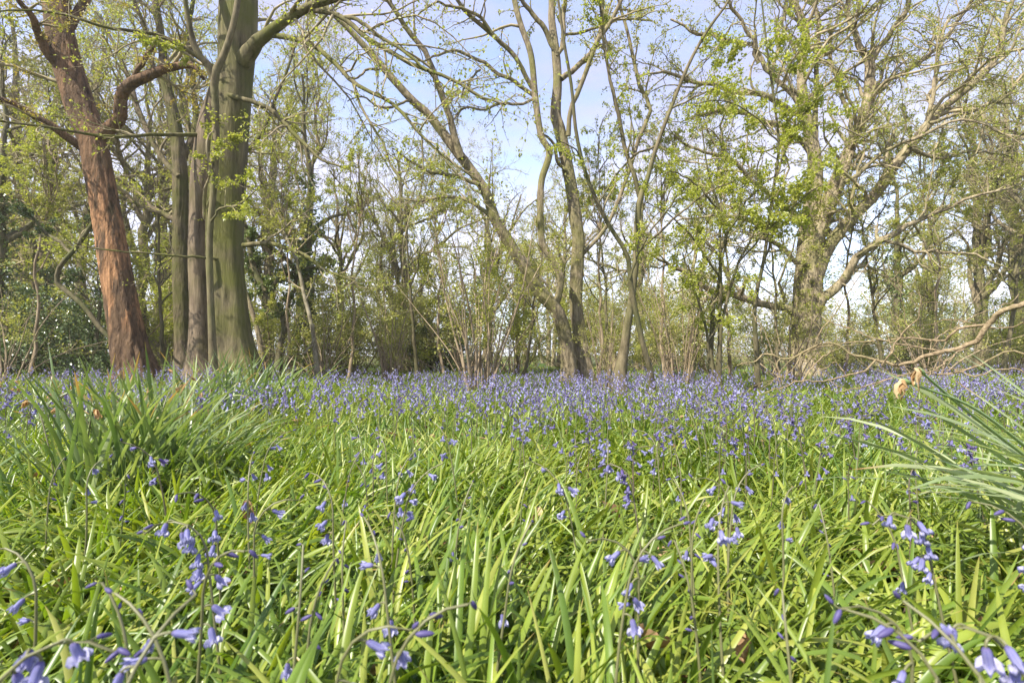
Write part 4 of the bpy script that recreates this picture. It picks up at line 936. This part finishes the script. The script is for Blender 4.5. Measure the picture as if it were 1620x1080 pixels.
# ------------------------------------------------------------------ bluebells
def bell_mesh(name, L, r, flare, tilt, mat, S=24):
    """pedicel curving out from the stem, then a six-lobed bell; origin at the stem, outwards = +X"""
    n = 7; a = np.linspace(0, 1, n)
    ang = .5 - (.5+tilt)*a
    px = np.cumsum(np.concatenate([[0], np.cos(ang[:-1])*.0016])); pz = np.cumsum(np.concatenate([[0], np.sin(ang[:-1])*.0016]))
    ped = np.stack([px, 0*px, pz], 1)
    v1, f1 = tubes(ped[None], np.full((1, n), .0009), 6)
    ax = np.array([math.cos(-tilt), 0, math.sin(-tilt)]); o = ped[-1]
    u = np.array([0, 1., 0]); w = np.cross(ax, u)
    t = np.array([0, .06, .16, .35, .58, .76, .88, .97, 1.0, .98])
    rad = np.array([.12, .62, .9, 1., .98, 1.0, 1.12, 1.3+.35*flare, 1.45+.8*flare, 1.55+1.1*flare])
    th = np.linspace(0, 2*np.pi, S, endpoint=False)
    lobe = (.5+.5*np.cos(6*th))
    V = []; AL = []; RB = []
    for k in range(len(t)):
        AL += [t[k]]*S; RB += list(lobe)
        tt = t[k] - (1-lobe)*(.42 if k >= 7 else 0)*(t[k]-.7)/.3 - (lobe*.16*flare if k == 9 else 0)
        rr = r*rad[k]*(1 - (1-lobe)*(.28 if k >= 7 else .04))
        V.append(o + ax*(L*tt)[:, None] + (u*np.cos(th)[:, None] + w*np.sin(th)[:, None])*rr[:, None]) if not np.isscalar(tt) else None
    v2 = np.array(V).reshape(-1, 3)
    i = np.arange(len(t)*S).reshape(len(t), S); nx = np.roll(i, -1, 1)
    f2 = np.stack([i[:-1], nx[:-1], nx[1:], i[1:]], -1).reshape(-1, 4)
    return mesh_data(name, [(v1, f1, 0), (v2, f2, 1)], [M['stalk'], mat], attr={'along': [0]*len(v1)+AL, 'rib': [0]*len(v1)+RB})

def bud_mesh(name, L, r, tilt, mat, S=10):
    n = 5
    ped = np.stack([np.linspace(0, .005, n), np.zeros(n), np.linspace(0, .001, n)], 1)
    v1, f1 = tubes(ped[None], np.full((1, n), .0006), 6)
    ax = np.array([math.cos(-tilt), 0, math.sin(-tilt)])
    t = np.array([0, .08, .25, .5, .75, .92, 1.]); rad = np.array([.1, .6, .95, 1., .8, .45, .03])
    v2, f2 = tubes((ped[-1]+ax*(t*L)[:, None])[None], (rad*r)[None], S)
    return mesh_data(name, [(v1, f1, 0), (v2, f2, 1)], [M['stalk'], mat])

BELLS = [bell_mesh('flower', .0165, .0028, .9, 1.15, M['bell']), bell_mesh('flower', .0172, .0026, .6, .65, M['bell']),
         bell_mesh('flower', .0160, .0029, 1.1, 1.5, M['bell']), bell_mesh('flower', .0155, .0024, .3, .3, M['bell'])]
BUDS = [bud_mesh('bud', .014, .0024, .3, M['bud']), bud_mesh('bud', .010, .0020, -.4, M['bud']), bud_mesh('bud', .015, .0026, .9, M['bud'])]

def bluebell_proto(seed, H, arch, nb, ndark, spreadaz, name='bluebell'):
    rg = R(seed)
    root = thing(name, '', 'flower', (0, 0, 0))
    n = 24; s = np.linspace(0, 1, n)
    e = 1.54 - arch*np.clip((s-.74)/.26, 0, 1)**1.2*1.05 - .10*s*(seed % 3) + .05*np.sin(s*5+seed)
    seg = H*1.12/(n-1)
    d = np.stack([np.cos(e), .08*np.sin(3*s+seed), np.sin(e)], 1)
    pts = np.concatenate([np.zeros((1, 3)), np.cumsum(d[:-1]*seg, 0)]); pts[:, 2] -= .02
    rad = .0023*(1-.55*s)
    v, f = tubes(pts[None], rad[None], 8)
    link('stem', mesh_data('stem', [(v, f, 0)], M['stalk']), root)
    tot = nb+ndark
    for k in range(tot):
        t = .72 + .28*(k/(max(1, tot-1)))
        i = min(n-1, int(t*(n-1))); p = pts[i]
        azm = rg.normal(0, spreadaz)
        if k < nb: me = BELLS[rg.integers(0, 4)]; nm = 'flower'; sc = rg.uniform(.9, 1.12)
        else: me = BUDS[rg.integers(0, 3)]; nm = 'bud'; sc = rg.uniform(.75, 1.0)*(1-.25*(k-nb)/max(1, ndark))
        o = link(nm, me, root, [float(c) for c in p])
        o.rotation_euler = (rg.normal(0, .15), rg.normal(0, .35), azm); o.scale = (sc, sc, sc)
    head = pts[int(.88*(n-1))] + np.array([.006, 0, -.006])
    return root, head

def flat_bluebell(root):
    """the same plant as one mesh (for copies too small to show parts)"""
    parts = []; at1 = []; at2 = []
    mats = [M['stalk'], M['bell'], M['bud']]
    for ch in root.children:
        mw = Matrix.LocRotScale(ch.location, ch.rotation_euler, ch.scale)
        me = ch.data; co = np.zeros(len(me.vertices)*3, np.float32); me.vertices.foreach_get('co', co); co = co.reshape(-1, 3)
        A = np.array(mw); co = co@A[:3, :3].T + A[:3, 3]
        fl = np.array([list(p.vertices) for p in me.polygons]); mi = np.array([p.material_index for p in me.polygons])
        n_ = len(me.vertices); A1 = np.zeros(n_, np.float32); A2 = np.zeros(n_, np.float32)
        if 'along' in me.attributes:
            me.attributes['along'].data.foreach_get('value', A1); me.attributes['rib'].data.foreach_get('value', A2)
        for k in np.unique(mi):
            parts.append((co, fl[mi == k], 0 if k == 0 else (2 if ch.name.startswith('bud') else 1)))
            at1.append(A1); at2.append(A2)
    return mesh_data('bluebell', parts, mats, attr={'along': np.concatenate(at1), 'rib': np.concatenate(at2)})

protos = [bluebell_proto(101, .335, 1.2, 4, 2, .9), bluebell_proto(102, .33, 1.7, 3, 3, .6), bluebell_proto(103, .30, .8, 1, 4, 1.2),
          bluebell_proto(104, .345, 2.4, 8, 2, 1.1), bluebell_proto(105, .32, 2.0, 3, 1, .5), bluebell_proto(106, .28, .5, 0, 6, 1.4), bluebell_proto(107, .34, 1.1, 6, 1, 1.6)]
flats = [flat_bluebell(r) for r, _ in protos]

def bb_loc(px, py, k, rz, zoff=0.):
    """base position so that the flower head of prototype k shows at (px,py)"""
    hd = protos[k][1].copy(); c, s = math.cos(rz), math.sin(rz)
    off = np.array([hd[0]*c-hd[1]*s, hd[0]*s+hd[1]*c, hd[2]])
    z = off[2]+zoff
    lo_, hi_ = .05, 12.
    for _ in range(50):
        m = .5*(lo_+hi_)
        if P(px, py, m)[2] > z: lo_ = m
        else: hi_ = m
    p = P(px, py, lo_)
    return np.array([p[0]-off[0], p[1]-off[1], zoff])

# hand-placed bluebells: px, py, prototype, turn, label
HERO = [
 (290, 840, 3, 3.3, 'tall bluebell with a big cluster of bells nodding left, lower left'),
 (322, 800, 1, 4.4, 'bluebell with its arched tip just behind the big lower-left cluster'),
 (343, 905, 1, -.3, 'bluebell on a dark stem right of the big lower-left cluster'),
 (148, 748, 4, 1.6, 'bluebell in front of the left daffodil clump with two wide bells'),
 (90, 758, 5, 1.0, 'dark budded bluebell left of the two-belled one by the daffodils'),
 (35, 900, 4, 2.9, 'bluebell leaning in from the left edge with one long bell'),
 (60, 1050, 3, .4, 'out of focus deep blue cluster filling the bottom left corner'),
 (185, 1005, 2, 3.0, 'bluebell with a drooping tip of dark buds near the bottom left'),
 (235, 1020, 0, 2.8, 'pale bluebell with broad open bells beside the bottom left corner cluster'),
 (230, 1062, 6, 1.2, 'low open bluebell at the bottom edge left of the long-stemmed cluster'),
 (475, 940, 2, 2.0, 'nodding bluebell with one drooping bud left of the bottom centre'),
 (510, 955, 5, .4, 'small violet bud spike right of the nodding bud'),
 (570, 1030, 4, -.2, 'bluebell with long horizontal bell at the bottom edge left of centre'),
 (660, 1020, 1, .3, 'bluebell with dark hanging bells at the bottom edge near centre'),
 (595, 880, 0, 2.2, 'loose bluebell with three bells left of centre in the lower leaves'),
 (545, 882, 5, 1.5, 'small dark bluebell bud between the leaves left of centre'),
 (665, 770, 6, .3, 'upright bluebell with starry bells in the middle left'),
 (735, 810, 2, 1.1, 'dark-tipped bluebell right of the starry one'),
 (635, 860, 5, 2.7, 'dark bluebell spike beside a broad leaf left of centre'),
 (515, 780, 1, 2.6, 'bluebell with hanging dark bells in the left middle'),
 (425, 815, 4, .2, 'bluebell with paired blue bells beside the dead brown leaf'),
 (395, 752, 0, 1.9, 'bluebell at the right foot of the left daffodil clump'),
 (820, 890, 2, .8, 'dim closed bluebell in the centre of the near leaves'),
 (875, 765, 6, 2.9, 'bluebell with a hanging sheaf of pale bells at the centre'),
 (918, 738, 5, .5, 'dark upright bud spike beside the large pale flower head'),
 (962, 705, 3, 1.4, 'largest pale flower head in the middle of the carpet'),
 (985, 880, 4, 3.1, 'bluebell with a single slanting bell right of centre'),
 (1025, 880, 0, .2, 'bluebell with short upright bell right of the slanting bell'),
 (1082, 920, 5, 1.9, 'grey withered bluebell bud on a dark stem right of centre'),
 (1080, 805, 2, 2.2, 'small violet spike before the broad leaves right of centre'),
 (1142, 822, 6, .9, 'bluebell with crossing bells right of centre'),
 (1135, 775, 4, 3.1, 'bluebell with a bell held out sideways, upper of the right centre pair'),
 (1175, 770, 0, .4, 'bluebell with a row of bells hanging right, right of centre'),
 (1105, 835, 5, .2, 'dark bluebell bud below the row of hanging bells'),
 (1245, 795, 4, .6, 'bluebell with a tiny hanging bell right of the row of bells'),
 (1305, 850, 5, 1.3, 'thin bluebell bud among leaves in the right middle'),
 (1400, 845, 2, 2.9, 'dark closed bluebell with a low side bell in the right foreground'),
 (1432, 828, 3, 3.2, 'bluebell arching left with a string of bells in the right foreground'),
 (1245, 1020, 5, 1.1, 'blue bell half hidden at the bottom edge right of centre'),
 (1405, 1000, 4, 3.0, 'bluebell with long slim bells slanting left near the bottom right'),
 (1440, 1045, 1, 2.7, 'bluebell with a narrow hanging bell near the bottom right corner'),
 (1555, 1020, 3, 3.0, 'big blurred bluebell with pale bells in the bottom right corner'),
 (1530, 1075, 6, 2.0, 'low wide open bluebell at the bottom right edge'),
 (1605, 835, 1, 2.6, 'bluebell leaning in from the right edge below the daffodil leaves'),
 (1450, 745, 5, .6, 'violet bud cluster under the right daffodil leaves'),
 (1590, 735, 2, 1.6, 'dark bud against the right daffodil leaves'),
 (1460, 665, 3, 2.6, 'full bluebell head beside the right daffodil leaves'),
 (1535, 670, 4, 2.9, 'bluebell with two bells in front of the right daffodil leaves'),
 (1215, 660, 3, 1.9, 'crowded bluebell head left of the fallen branch twigs'),
 (1090, 660, 0, 2.2, 'bluebell with spread bells left of the crowded head'),
 (640, 745, 0, 1.1, 'bluebell with white-rimmed bells in the left middle distance'),
 (605, 705, 1, 2.4, 'bluebell nodding left in front of the bright grass left of centre'),
 (560, 745, 2, .9, 'sparse dark bluebell in the left middle distance'),
 (435, 705, 0, .8, 'bluebell just right of the daffodil clump with short bells'),
 (700, 690, 6, 2.5, 'bluebell standing by the start of the dense blue drift'),
 (840, 668, 3, .7, 'broad bluebell head at the front of the dense blue drift'),
 (1030, 700, 1, 2.3, 'bluebell with a bent tip right of the largest pale head'),
 (1300, 650, 0, 1.2, 'bluebell rising through the fallen twigs on the right'),
]
used_first = set()
for px, py, k, rz, lab in HERO:
    loc = bb_loc(px, py, k, rz)
    r = protos[k][0]
    if k not in used_first:
        used_first.add(k); r.location = [float(c) for c in loc]; r.rotation_euler.z = rz; r['label'] = lab; r['group'] = 'bluebells in the near carpet'
    else:
        dup(r, lab, loc, rz, 1.0, 'bluebells in the near carpet')
for k, (r, h) in enumerate(protos):
    if k not in used_first: print('unused proto', k)

def density(x, y):
    return np.clip(.5 + 1.2*patch(x, y, .6, 5) + .5*patch(x, y, 1.6, 6), .04, 1)

def carpet_bells():
    rg = R(91)
    hx = np.array([[*bb_loc(px, py, k, rz)[:2]] for px, py, k, rz, _ in HERO])
    b = scatter(rg, .75, 3.4, 115, .1, 1.0)
    b = b[rg.uniform(size=len(b)) < np.clip(.10+.55*(b[:, 1]-.75), .05, 1)*density(b[:, 0], b[:, 1])]
    b = b[np.min(np.hypot(b[:, None, 0]-hx[None, :, 0], b[:, None, 1]-hx[None, :, 1]), 1) > .05]
    b = b[np.hypot(b[:, 0]+.98, (b[:, 1]-1.55)*.9) > .42]
    order = np.argsort(b[:, 1]); b = b[order]
    near = b[:300-len(HERO)]; rest = b[300-len(HERO):]
    lab = {(0, 0): 'bluebell scattered in the leaves at middle left', (0, 1): 'bluebell scattered in the leaves at the middle', (0, 2): 'bluebell scattered in the leaves at middle right'}
    for j, p in enumerate(near):
        k = int(rg.integers(0, 7)); u = p[0]/p[1]
        side = 0 if u < -.33 else (1 if u < .33 else 2)
        o = link('bluebell', flats[k], None, [float(c) for c in p])
        o.rotation_euler.z = rg.uniform(0, 6.28); s = rg.uniform(.86, 1.08); o.scale = (s, s, s)
        tag(o, ['small bluebell scattered in the leaves on the left behind the near ones', 'small bluebell scattered in the leaves at the middle behind the near ones', 'small bluebell scattered in the leaves on the right behind the near ones'][side], 'flower',
            ['small bluebells on the left', 'small bluebells in the middle', 'small bluebells on the right'][side])
    print('near bluebells', len(near)+len(HERO), 'depth to', near[-1][1])
    # everything beyond: one drift
    ymax = near[-1][1]
    b2 = np.concatenate([rest, scatter(rg, 3.4, 6.5, 48), scatter(rg, 6.5, 10.5, 8.5), scatter(rg, 10.5, 13.5, 3)])
    sel = rg.uniform(size=len(b2)) < np.clip(density(b2[:, 0], b2[:, 1])+.2, .1, 1)*np.clip(1.1+.9*(b2[:, 0]/b2[:, 1]+.3), .3, 1.1)
    sel[:len(rest)] = True
    b2 = b2[sel]
    n = len(b2); print('drift bluebells', n)
    az = rg.uniform(0, 6.28, n); Hh = rg.uniform(.24, .35, n); arch = rg.uniform(.3, 1.3, n)
    N = 6; s = np.linspace(0, 1, N)
    e = 1.5 - arch[:, None]*np.maximum(s-.4, 0)[None]**1.4*3
    d = np.stack([np.cos(e)*np.cos(az)[:, None], np.cos(e)*np.sin(az)[:, None], np.sin(e)], -1)
    pts = b2[:, None] + np.concatenate([np.zeros((n, 1, 3)), np.cumsum(d[:, :-1]*(Hh*1.12/(N-1))[:, None, None], 1)], 1)
    v, f = tubes(pts, np.broadcast_to((.0018*(1-.5*s))[None], (n, N)), 3); parts = [(v, f, 0)]
    nb = 7
    idx = np.repeat(np.arange(n), nb); t = np.tile(np.linspace(.66, 1, nb), n)
    ff = t*(N-1); i = np.minimum(ff.astype(int), N-2); fr = (ff-i)[:, None]
    p0 = pts[idx, i]*(1-fr)+pts[idx, i+1]*fr
    a2 = az[idx]+rg.normal(size=n*nb)*1.1
    out = np.stack([np.cos(a2), np.sin(a2), 0*a2], 1)
    dn = nrm(out*rg.uniform(.1, 1., n*nb)[:, None] + np.array([0, 0, -1.])*rg.uniform(.2, 1, n*nb)[:, None])
    start = p0 + out*.006
    L = rg.uniform(.013, .019, n*nb)
    tt = np.array([0, .15, .75, 1.])
    bp = start[:, None] + dn[:, None]*(L[:, None]*tt[None])[..., None]
    prof = np.array([.25, .95, 1., 1.75])
    br_ = (.0036*rg.uniform(.85, 1.2, n*nb))[:, None]*prof[None]
    dat = [np.zeros(len(parts[0][0]))]
    isbud = rg.uniform(size=n*nb) < (.12+.25*(t > .93))
    for m, k in ((~isbud, 1), (isbud, 2)):
        rr = br_[m].copy()
        if k == 2: rr[:, 3] = .0006; rr *= .75
        v, f = tubes(bp[m], rr, 5); parts.append((v, f, k)); dat.append(np.broadcast_to(tt[None, :, None], (len(rr), 4, 5)).ravel())
    o = build('bluebell_drift', parts, [M['stalk'], M['bell'], M['bud']], attr=np.concatenate(dat)); o['kind'] = 'stuff'
    o['label'] = 'hazy blue drift of countless bluebells across the clearing'
carpet_bells()

# ------------------------------------------------------------------ daffodil clumps
def daffodil(label, seed, px, d, n, lean_az, lean, ln=(.32, .5), wd=(.010, .016), spread=.14, heads=3, e1=(.1, .9), pos=None, elev=(1.0, 1.5), mat='daff'):
    rg = R(seed)
    p = P(px, HOR, d) if pos is None else np.array(pos)
    base = np.array([p[0], p[1], float(ground_z(p[0], p[1]))])
    root = thing('daffodil_clump', label, 'daffodil', base, 'daffodil clumps')
    b = rg.normal(size=(n, 3))*np.array([spread, spread, 0])
    az = rg.uniform(0, 6.28, n)
    k = rg.uniform(size=n) < lean
    az = np.where(k, lean_az + rg.normal(0, .45, n), az)
    e0 = rg.uniform(*elev, n); ee = e0 - rg.uniform(.2, 1.1, n)*np.where(k, 1.3, .8)
    v, f, al = blades(rg, b, az, rg.uniform(*ln, n), rg.uniform(*wd, n), e0, ee, N=10, bendside=.2, twist=.5, keel=.12, pw=1.6)
    build('leaf_tuft', [(v, f, 0)], M[mat], root, attr=al)
    for h in range(heads):
        a = rg.uniform(0, 6.28); b0 = rg.normal(size=3)*np.array([spread, spread, 0])
        H = rg.uniform(*ln)*.92
        s = np.linspace(0, 1, 14)
        e = 1.45 - .5*s - 2.6*np.maximum(s-.8, 0)*5*.5
        dd = np.stack([np.cos(e)*math.cos(a), np.cos(e)*math.sin(a), np.sin(e)], 1)
        st = b0 + np.concatenate([np.zeros((1, 3)), np.cumsum(dd[:-1]*H/13, 0)])
        v, f = tubes(st[None], np.full((1, 14), .0022), 6)
        so = build('flower_stalk', [(v, f, 0)], M['stalk'], root)
        withered(rg, st[-1], dd[-1], so)
    return root

def withered(rg, tip, dr, parent, pod=False, n=9, L=.034):
    dr = nrm(np.asarray(dr)[None])[0]
    az = rg.uniform(0, 6.28, n); side = nrm(np.cross(np.tile(dr, (n, 1)), rg.normal(size=(n, 3))))
    N = 5; s = np.linspace(0, 1, N)
    q = tip + dr*s[None, :, None]*(L*rg.uniform(.6, 1.1, n))[:, None, None] + side[:, None]*(.006*np.sin(s*2.6))[None, :, None] + np.array([0, 0, -1])*(s**2*.012)[None, :, None]
    q = q + rg.normal(size=q.shape)*.002
    w = .0026*np.array([.6, 1, 1.2, .7, .2])
    sd = nrm(np.cross(side, dr))[:, None]
    v = np.stack([q+sd*w[None, :, None], q + side[:, None]*.0015, q-sd*w[None, :, None]], 2)
    i = np.arange(n*N*3).reshape(n, N, 3)
    f = np.concatenate([np.stack([i[:, :-1, k], i[:, :-1, k+1], i[:, 1:, k+1], i[:, 1:, k]], -1).reshape(-1, 4) for k in (0, 1)])
    build('withered_flower', [(v.reshape(-1, 3), f, 0)], M['wilt'], parent)

daffodil('large daffodil clump with upright grey-green leaves at the left front', 201, 195, 1.58, 115, 2.3, .15, ln=(.38, .57), wd=(.010, .016), spread=.085, heads=2, elev=(1.1, 1.5))
daffodil('daffodil clump combed over to the right with yellowing tips', 202, 262, 1.70, 125, .05, .92, ln=(.32, .48), wd=(.009, .014), spread=.11, heads=2, elev=(.85, 1.4))
daffodil('daffodil clump behind the large one towards the left edge', 203, 130, 2.6, 40, 1.5, .3, ln=(.32, .46), spread=.14, heads=5)
daffodil('daffodil clump behind the combed-over one before the oak foot', 204, 225, 2.6, 60, .4, .4, ln=(.34, .48), spread=.17, heads=5)
daffodil('neat bluish daffodil tuft in front of the beech foot', 205, 368, 3.5, 150, .3, .3, ln=(.44, .62), wd=(.012, .018), spread=.20, heads=1, elev=(1.15, 1.52))
daffodil('daffodil leaves between the combed clump and the beech tuft', 206, 310, 3.0, 50, .2, .6, ln=(.34, .5), spread=.2, heads=3)
daffodil('low daffodil patch at the far left edge with orange dead heads', 207, 40, 4.2, 45, 1.0, .3, ln=(.30, .42), spread=.18, heads=6)
rd = daffodil('daffodil clump sweeping in from the right edge with long pale leaves', 208, 0, 0, 150, math.pi*.97, .97, ln=(.50, .72), wd=(.011, .016), spread=.10, heads=0, pos=(1.29, .86, 0), elev=(.75, 1.15), mat='daff_pale')
def seed_head(pa, pb, pc, seed):
    rg = R(seed)
    bl = np.array(rd.location)
    pts = spline(np.array([pa, pb, pc]), 14) - bl
    v, f = tubes(pts[None], np.linspace(.0028, .0020, 14)[None], 7)
    so = build('flower_stalk', [(v, f, 0)], M['pod'], rd)
    dr = nrm((pts[-1]-pts[-2])[None])[0]
    t = np.array([0, .08, .25, .5, .75, .92, 1.]); rad = np.array([.3, .65, .95, 1., .9, .6, .2])*.0042
    q = pts[-1] + dr*(t*.019)[:, None]
    v, f = tubes(q[None], rad[None], 10)
    build('seed_pod', [(v, f, 0)], M['pod'], so)
    withered(rg, q[-1], dr*.4+np.array([0, 0, -1.]), so, n=7, L=.017)
seed_head(P(1640, 735, .86), P(1530, 650, .80), P(1462, 592, .76), 1)
seed_head(P(1640, 720, .86), P(1540, 645, .80), P(1440, 606, .76), 2)

# ------------------------------------------------------------------ the fallen dead branch on the right
def fallen_branch():
    rg = R(301)
    main, mr = trace([(1690, 440, 20), (1620, 481, 18), (1585, 492, 17), (1568, 505, 17), (1552, 530, 16), (1538, 543, 15), (1500, 553, 14), (1470, 563, 12), (1440, 574, 11), (1415, 577, 9), (1385, 570, 8), (1350, 560, 7), (1320, 545, 6), (1300, 543, 5)], 2.5, 2.9, 60, wig=.008, rg=rg)
    mr = mr*.66
    b0 = np.array([main[0][0], main[0][1], 0.])
    root = thing('fallen_branch', 'tan dead branch lying low across the right side with many twigs', 'branch', b0)
    v, f = tubes(main[None], mr[None], 14, .05, 3); build('main_limb', [(v-b0, f, 0)], M['deadwood'], root)
    arms = [
     ([(1565, 510, 9), (1555, 515, 9), (1510, 520, 8), (1495, 535, 7), (1480, 536, 6), (1420, 537, 5), (1360, 540, 4.5), (1300, 548, 4), (1270, 560, 3)], 2.6, 3.0),
     ([(1300, 543, 6), (1285, 550, 6), (1265, 562, 6), (1240, 566, 5.5), (1215, 560, 5), (1195, 570, 4), (1165, 578, 2.5)], 2.9, 3.1),
     ([(1385, 570, 6), (1370, 583, 5.5), (1340, 597, 5), (1300, 603, 4.5), (1265, 602, 4), (1235, 612, 3), (1210, 622, 2)], 2.8, 2.7),
     ([(1395, 578, 5), (1405, 562, 5), (1425, 535, 4.5), (1445, 510, 4), (1455, 490, 3), (1460, 475, 2)], 2.75, 2.6),
     ([(1620, 560, 7), (1600, 555, 7), (1570, 567, 6.5), (1545, 580, 6), (1500, 592, 5), (1450, 590, 4.5), (1400, 600, 4), (1350, 612, 3), (1320, 618, 2)], 2.4, 2.6),
     ([(1270, 602, 4), (1290, 575, 4), (1310, 560, 3.5), (1340, 545, 3), (1400, 548, 2.5)], 2.75, 2.9),
     ([(1215, 560, 4), (1205, 535, 3.5), (1197, 512, 3), (1200, 500, 2)], 3.05, 3.0),
     ([(1290, 544, 4), (1300, 520, 3.5), (1320, 495, 3), (1337, 470, 3), (1360, 435, 2.4), (1380, 405, 1.6)], 2.9, 2.8),
     ([(1525, 552, 5), (1500, 570, 5), (1480, 585, 4.5), (1465, 592, 3.5)], 2.6, 2.45),
     ([(1500, 580, 4), (1520, 590, 4), (1560, 590, 4.5), (1600, 585, 4), (1640, 600, 4)], 2.5, 2.3),
     ([(1490, 555, 5), (1430, 545, 4.5), (1370, 530, 4), (1330, 515, 3), (1300, 500, 2)], 2.7, 3.1),
     ([(1340, 597, 3.4), (1320, 575, 3), (1295, 585, 2.5), (1265, 565, 2)], 2.8, 2.9),
     ([(1235, 566, 3.4), (1225, 590, 3), (1245, 600, 2.4), (1265, 605, 2)], 3.0, 2.9),
     ([(1620, 510, 4), (1590, 520, 4), (1540, 512, 3.4), (1500, 505, 3), (1470, 512, 2)], 2.8, 3.1),
     ([(1470, 540, 4), (1500, 525, 3.4), (1540, 500, 3), (1590, 480, 2.4), (1610, 465, 1.8)], 2.8, 3.0),
    ]
    for pts, da, db in arms:
        c, r = trace([(x, y, w*.66) for x, y, w in pts], da, db, 24, wig=.010, rg=rg)
        v, f = tubes(c[None], r[None], 8); parts = [(v-b0, f, 0)]
        p1, r1 = grow(rg, c[None], r[None], 6.5, (.10, .5), ang=(.4, 1.1), N=8, wig=.2, up=.03, rr=.55, rmin=.0016, rmax=.004)
        if len(p1):
            p2, r2 = grow(rg, p1, r1, 8.0, (.05, .2), ang=(.4, 1.1), N=5, wig=.22, up=.02, rr=.6, rmin=.001, rmax=.002)
            for a_, b_, c_ in ((p1, r1, 5), (p2, r2, 4)):
                if len(a_):
                    v, f = tubes(a_, b_, c_); parts.append((v-b0, f, 0))
        build('side_branch', parts, M['deadwood'], root)
fallen_branch()

# ------------------------------------------------------------------ single dead leaves among the near plants
def dead_leaf(label, px, py, d, L, seed, up=.5):
    rg = R(seed); n, m = 12, 7
    s = np.linspace(0, 1, n); t = np.linspace(-1, 1, m)
    w = L*.27*np.sin(np.pi*np.clip(s*.96+.02, 0, 1))**.8*(1+.25*np.sin(s*23))*(1.2-.5*s)
    S_, T_ = np.meshgrid(s, t, indexing='ij')
    x = (S_-.5)*L; y = T_*w[:, None]*(1-.25*T_**2)
    z = L*.34*np.abs(T_)**1.5*np.sin(np.pi*S_)**.5 + L*.16*np.sin(S_*5+seed) + L*.05*np.sin(S_*17+T_*3+seed) + rg.normal(size=S_.shape)*L*.02
    v = np.stack([x, y, z], -1).reshape(-1, 3)
    i = np.arange(n*m).reshape(n, m); f = np.stack([i[:-1, :-1], i[1:, :-1], i[1:, 1:], i[:-1, 1:]], -1).reshape(-1, 4)
    o = build('dead_leaf', [(v, f, 0)], M['litter'], None, [float(c) for c in P(px, py, d)])
    o.rotation_euler = (rg.uniform(-.5, .5)+up, up, rg.uniform(0, 6.28))
    tag(o, label, 'leaf', 'brown dead leaves caught in the plants')
dead_leaf('curled tan dead leaf caught upright among leaves at the left middle', 398, 812, 1.12, .060, 1, .9)
dead_leaf('long brown curled dead leaf at the bottom right of centre', 1030, 1015, .66, .050, 2, .35)
dead_leaf('brown dead leaf standing on edge right of the long curled one', 1180, 1025, .66, .045, 3, .6)

# ------------------------------------------------------------------ thin haze volume, added to lift the dark tones at depth
def added_haze():
    x0, x1, y0, y1, z0, z1 = -60, 60, -15, 60, -1.2, 22
    v = [(x, y, z) for x in (x0, x1) for y in (y0, y1) for z in (z0, z1)]
    f = [(0, 1, 3, 2), (4, 6, 7, 5), (0, 4, 5, 1), (2, 3, 7, 6), (0, 2, 6, 4), (1, 5, 7, 3)]
    m, nt, out = new_mat('woodland_air')
    pv = nt.nodes.new('ShaderNodeVolumePrincipled'); pv.inputs['Color'].default_value = (1, .98, .90, 1)
    pv.inputs['Density'].default_value = .0016; pv.inputs['Anisotropy'].default_value = .2
    nt.links.new(pv.outputs[0], out.inputs['Volume'])
    o = build('haze', [(v, f, 0)], m, smooth=False); o['kind'] = 'stuff'
HAZE = True
if HAZE: added_haze()

# ------------------------------------------------------------------ camera, view
cd = bpy.data.cameras.new('camera'); cam = bpy.data.objects.new('camera', cd); COL.objects.link(cam)
cam.location = (0, 0, CAMH); cam.rotation_euler = (math.pi/2 + PITCH, 0, 0)
cd.sensor_width = 36; cd.lens = 36*FPX/1620; cd.clip_start = .02; cd.clip_end = 2000
cd.dof.use_dof = True; cd.dof.focus_distance = 2.2; cd.dof.aperture_fstop = 9.0
scene.camera = cam
scene.view_settings.view_transform = 'Standard'; scene.view_settings.look = 'None'
scene.view_settings.exposure = 1.75; scene.view_settings.gamma = 1
scene.render.resolution_x = 1024; scene.render.resolution_y = 682
scene.cycles.max_bounces = 8; scene.cycles.transmission_bounces = 6; scene.cycles.diffuse_bounces = 4
print('done', sum(len(o.data.polygons) for o in scene.objects if o.type == 'MESH'))
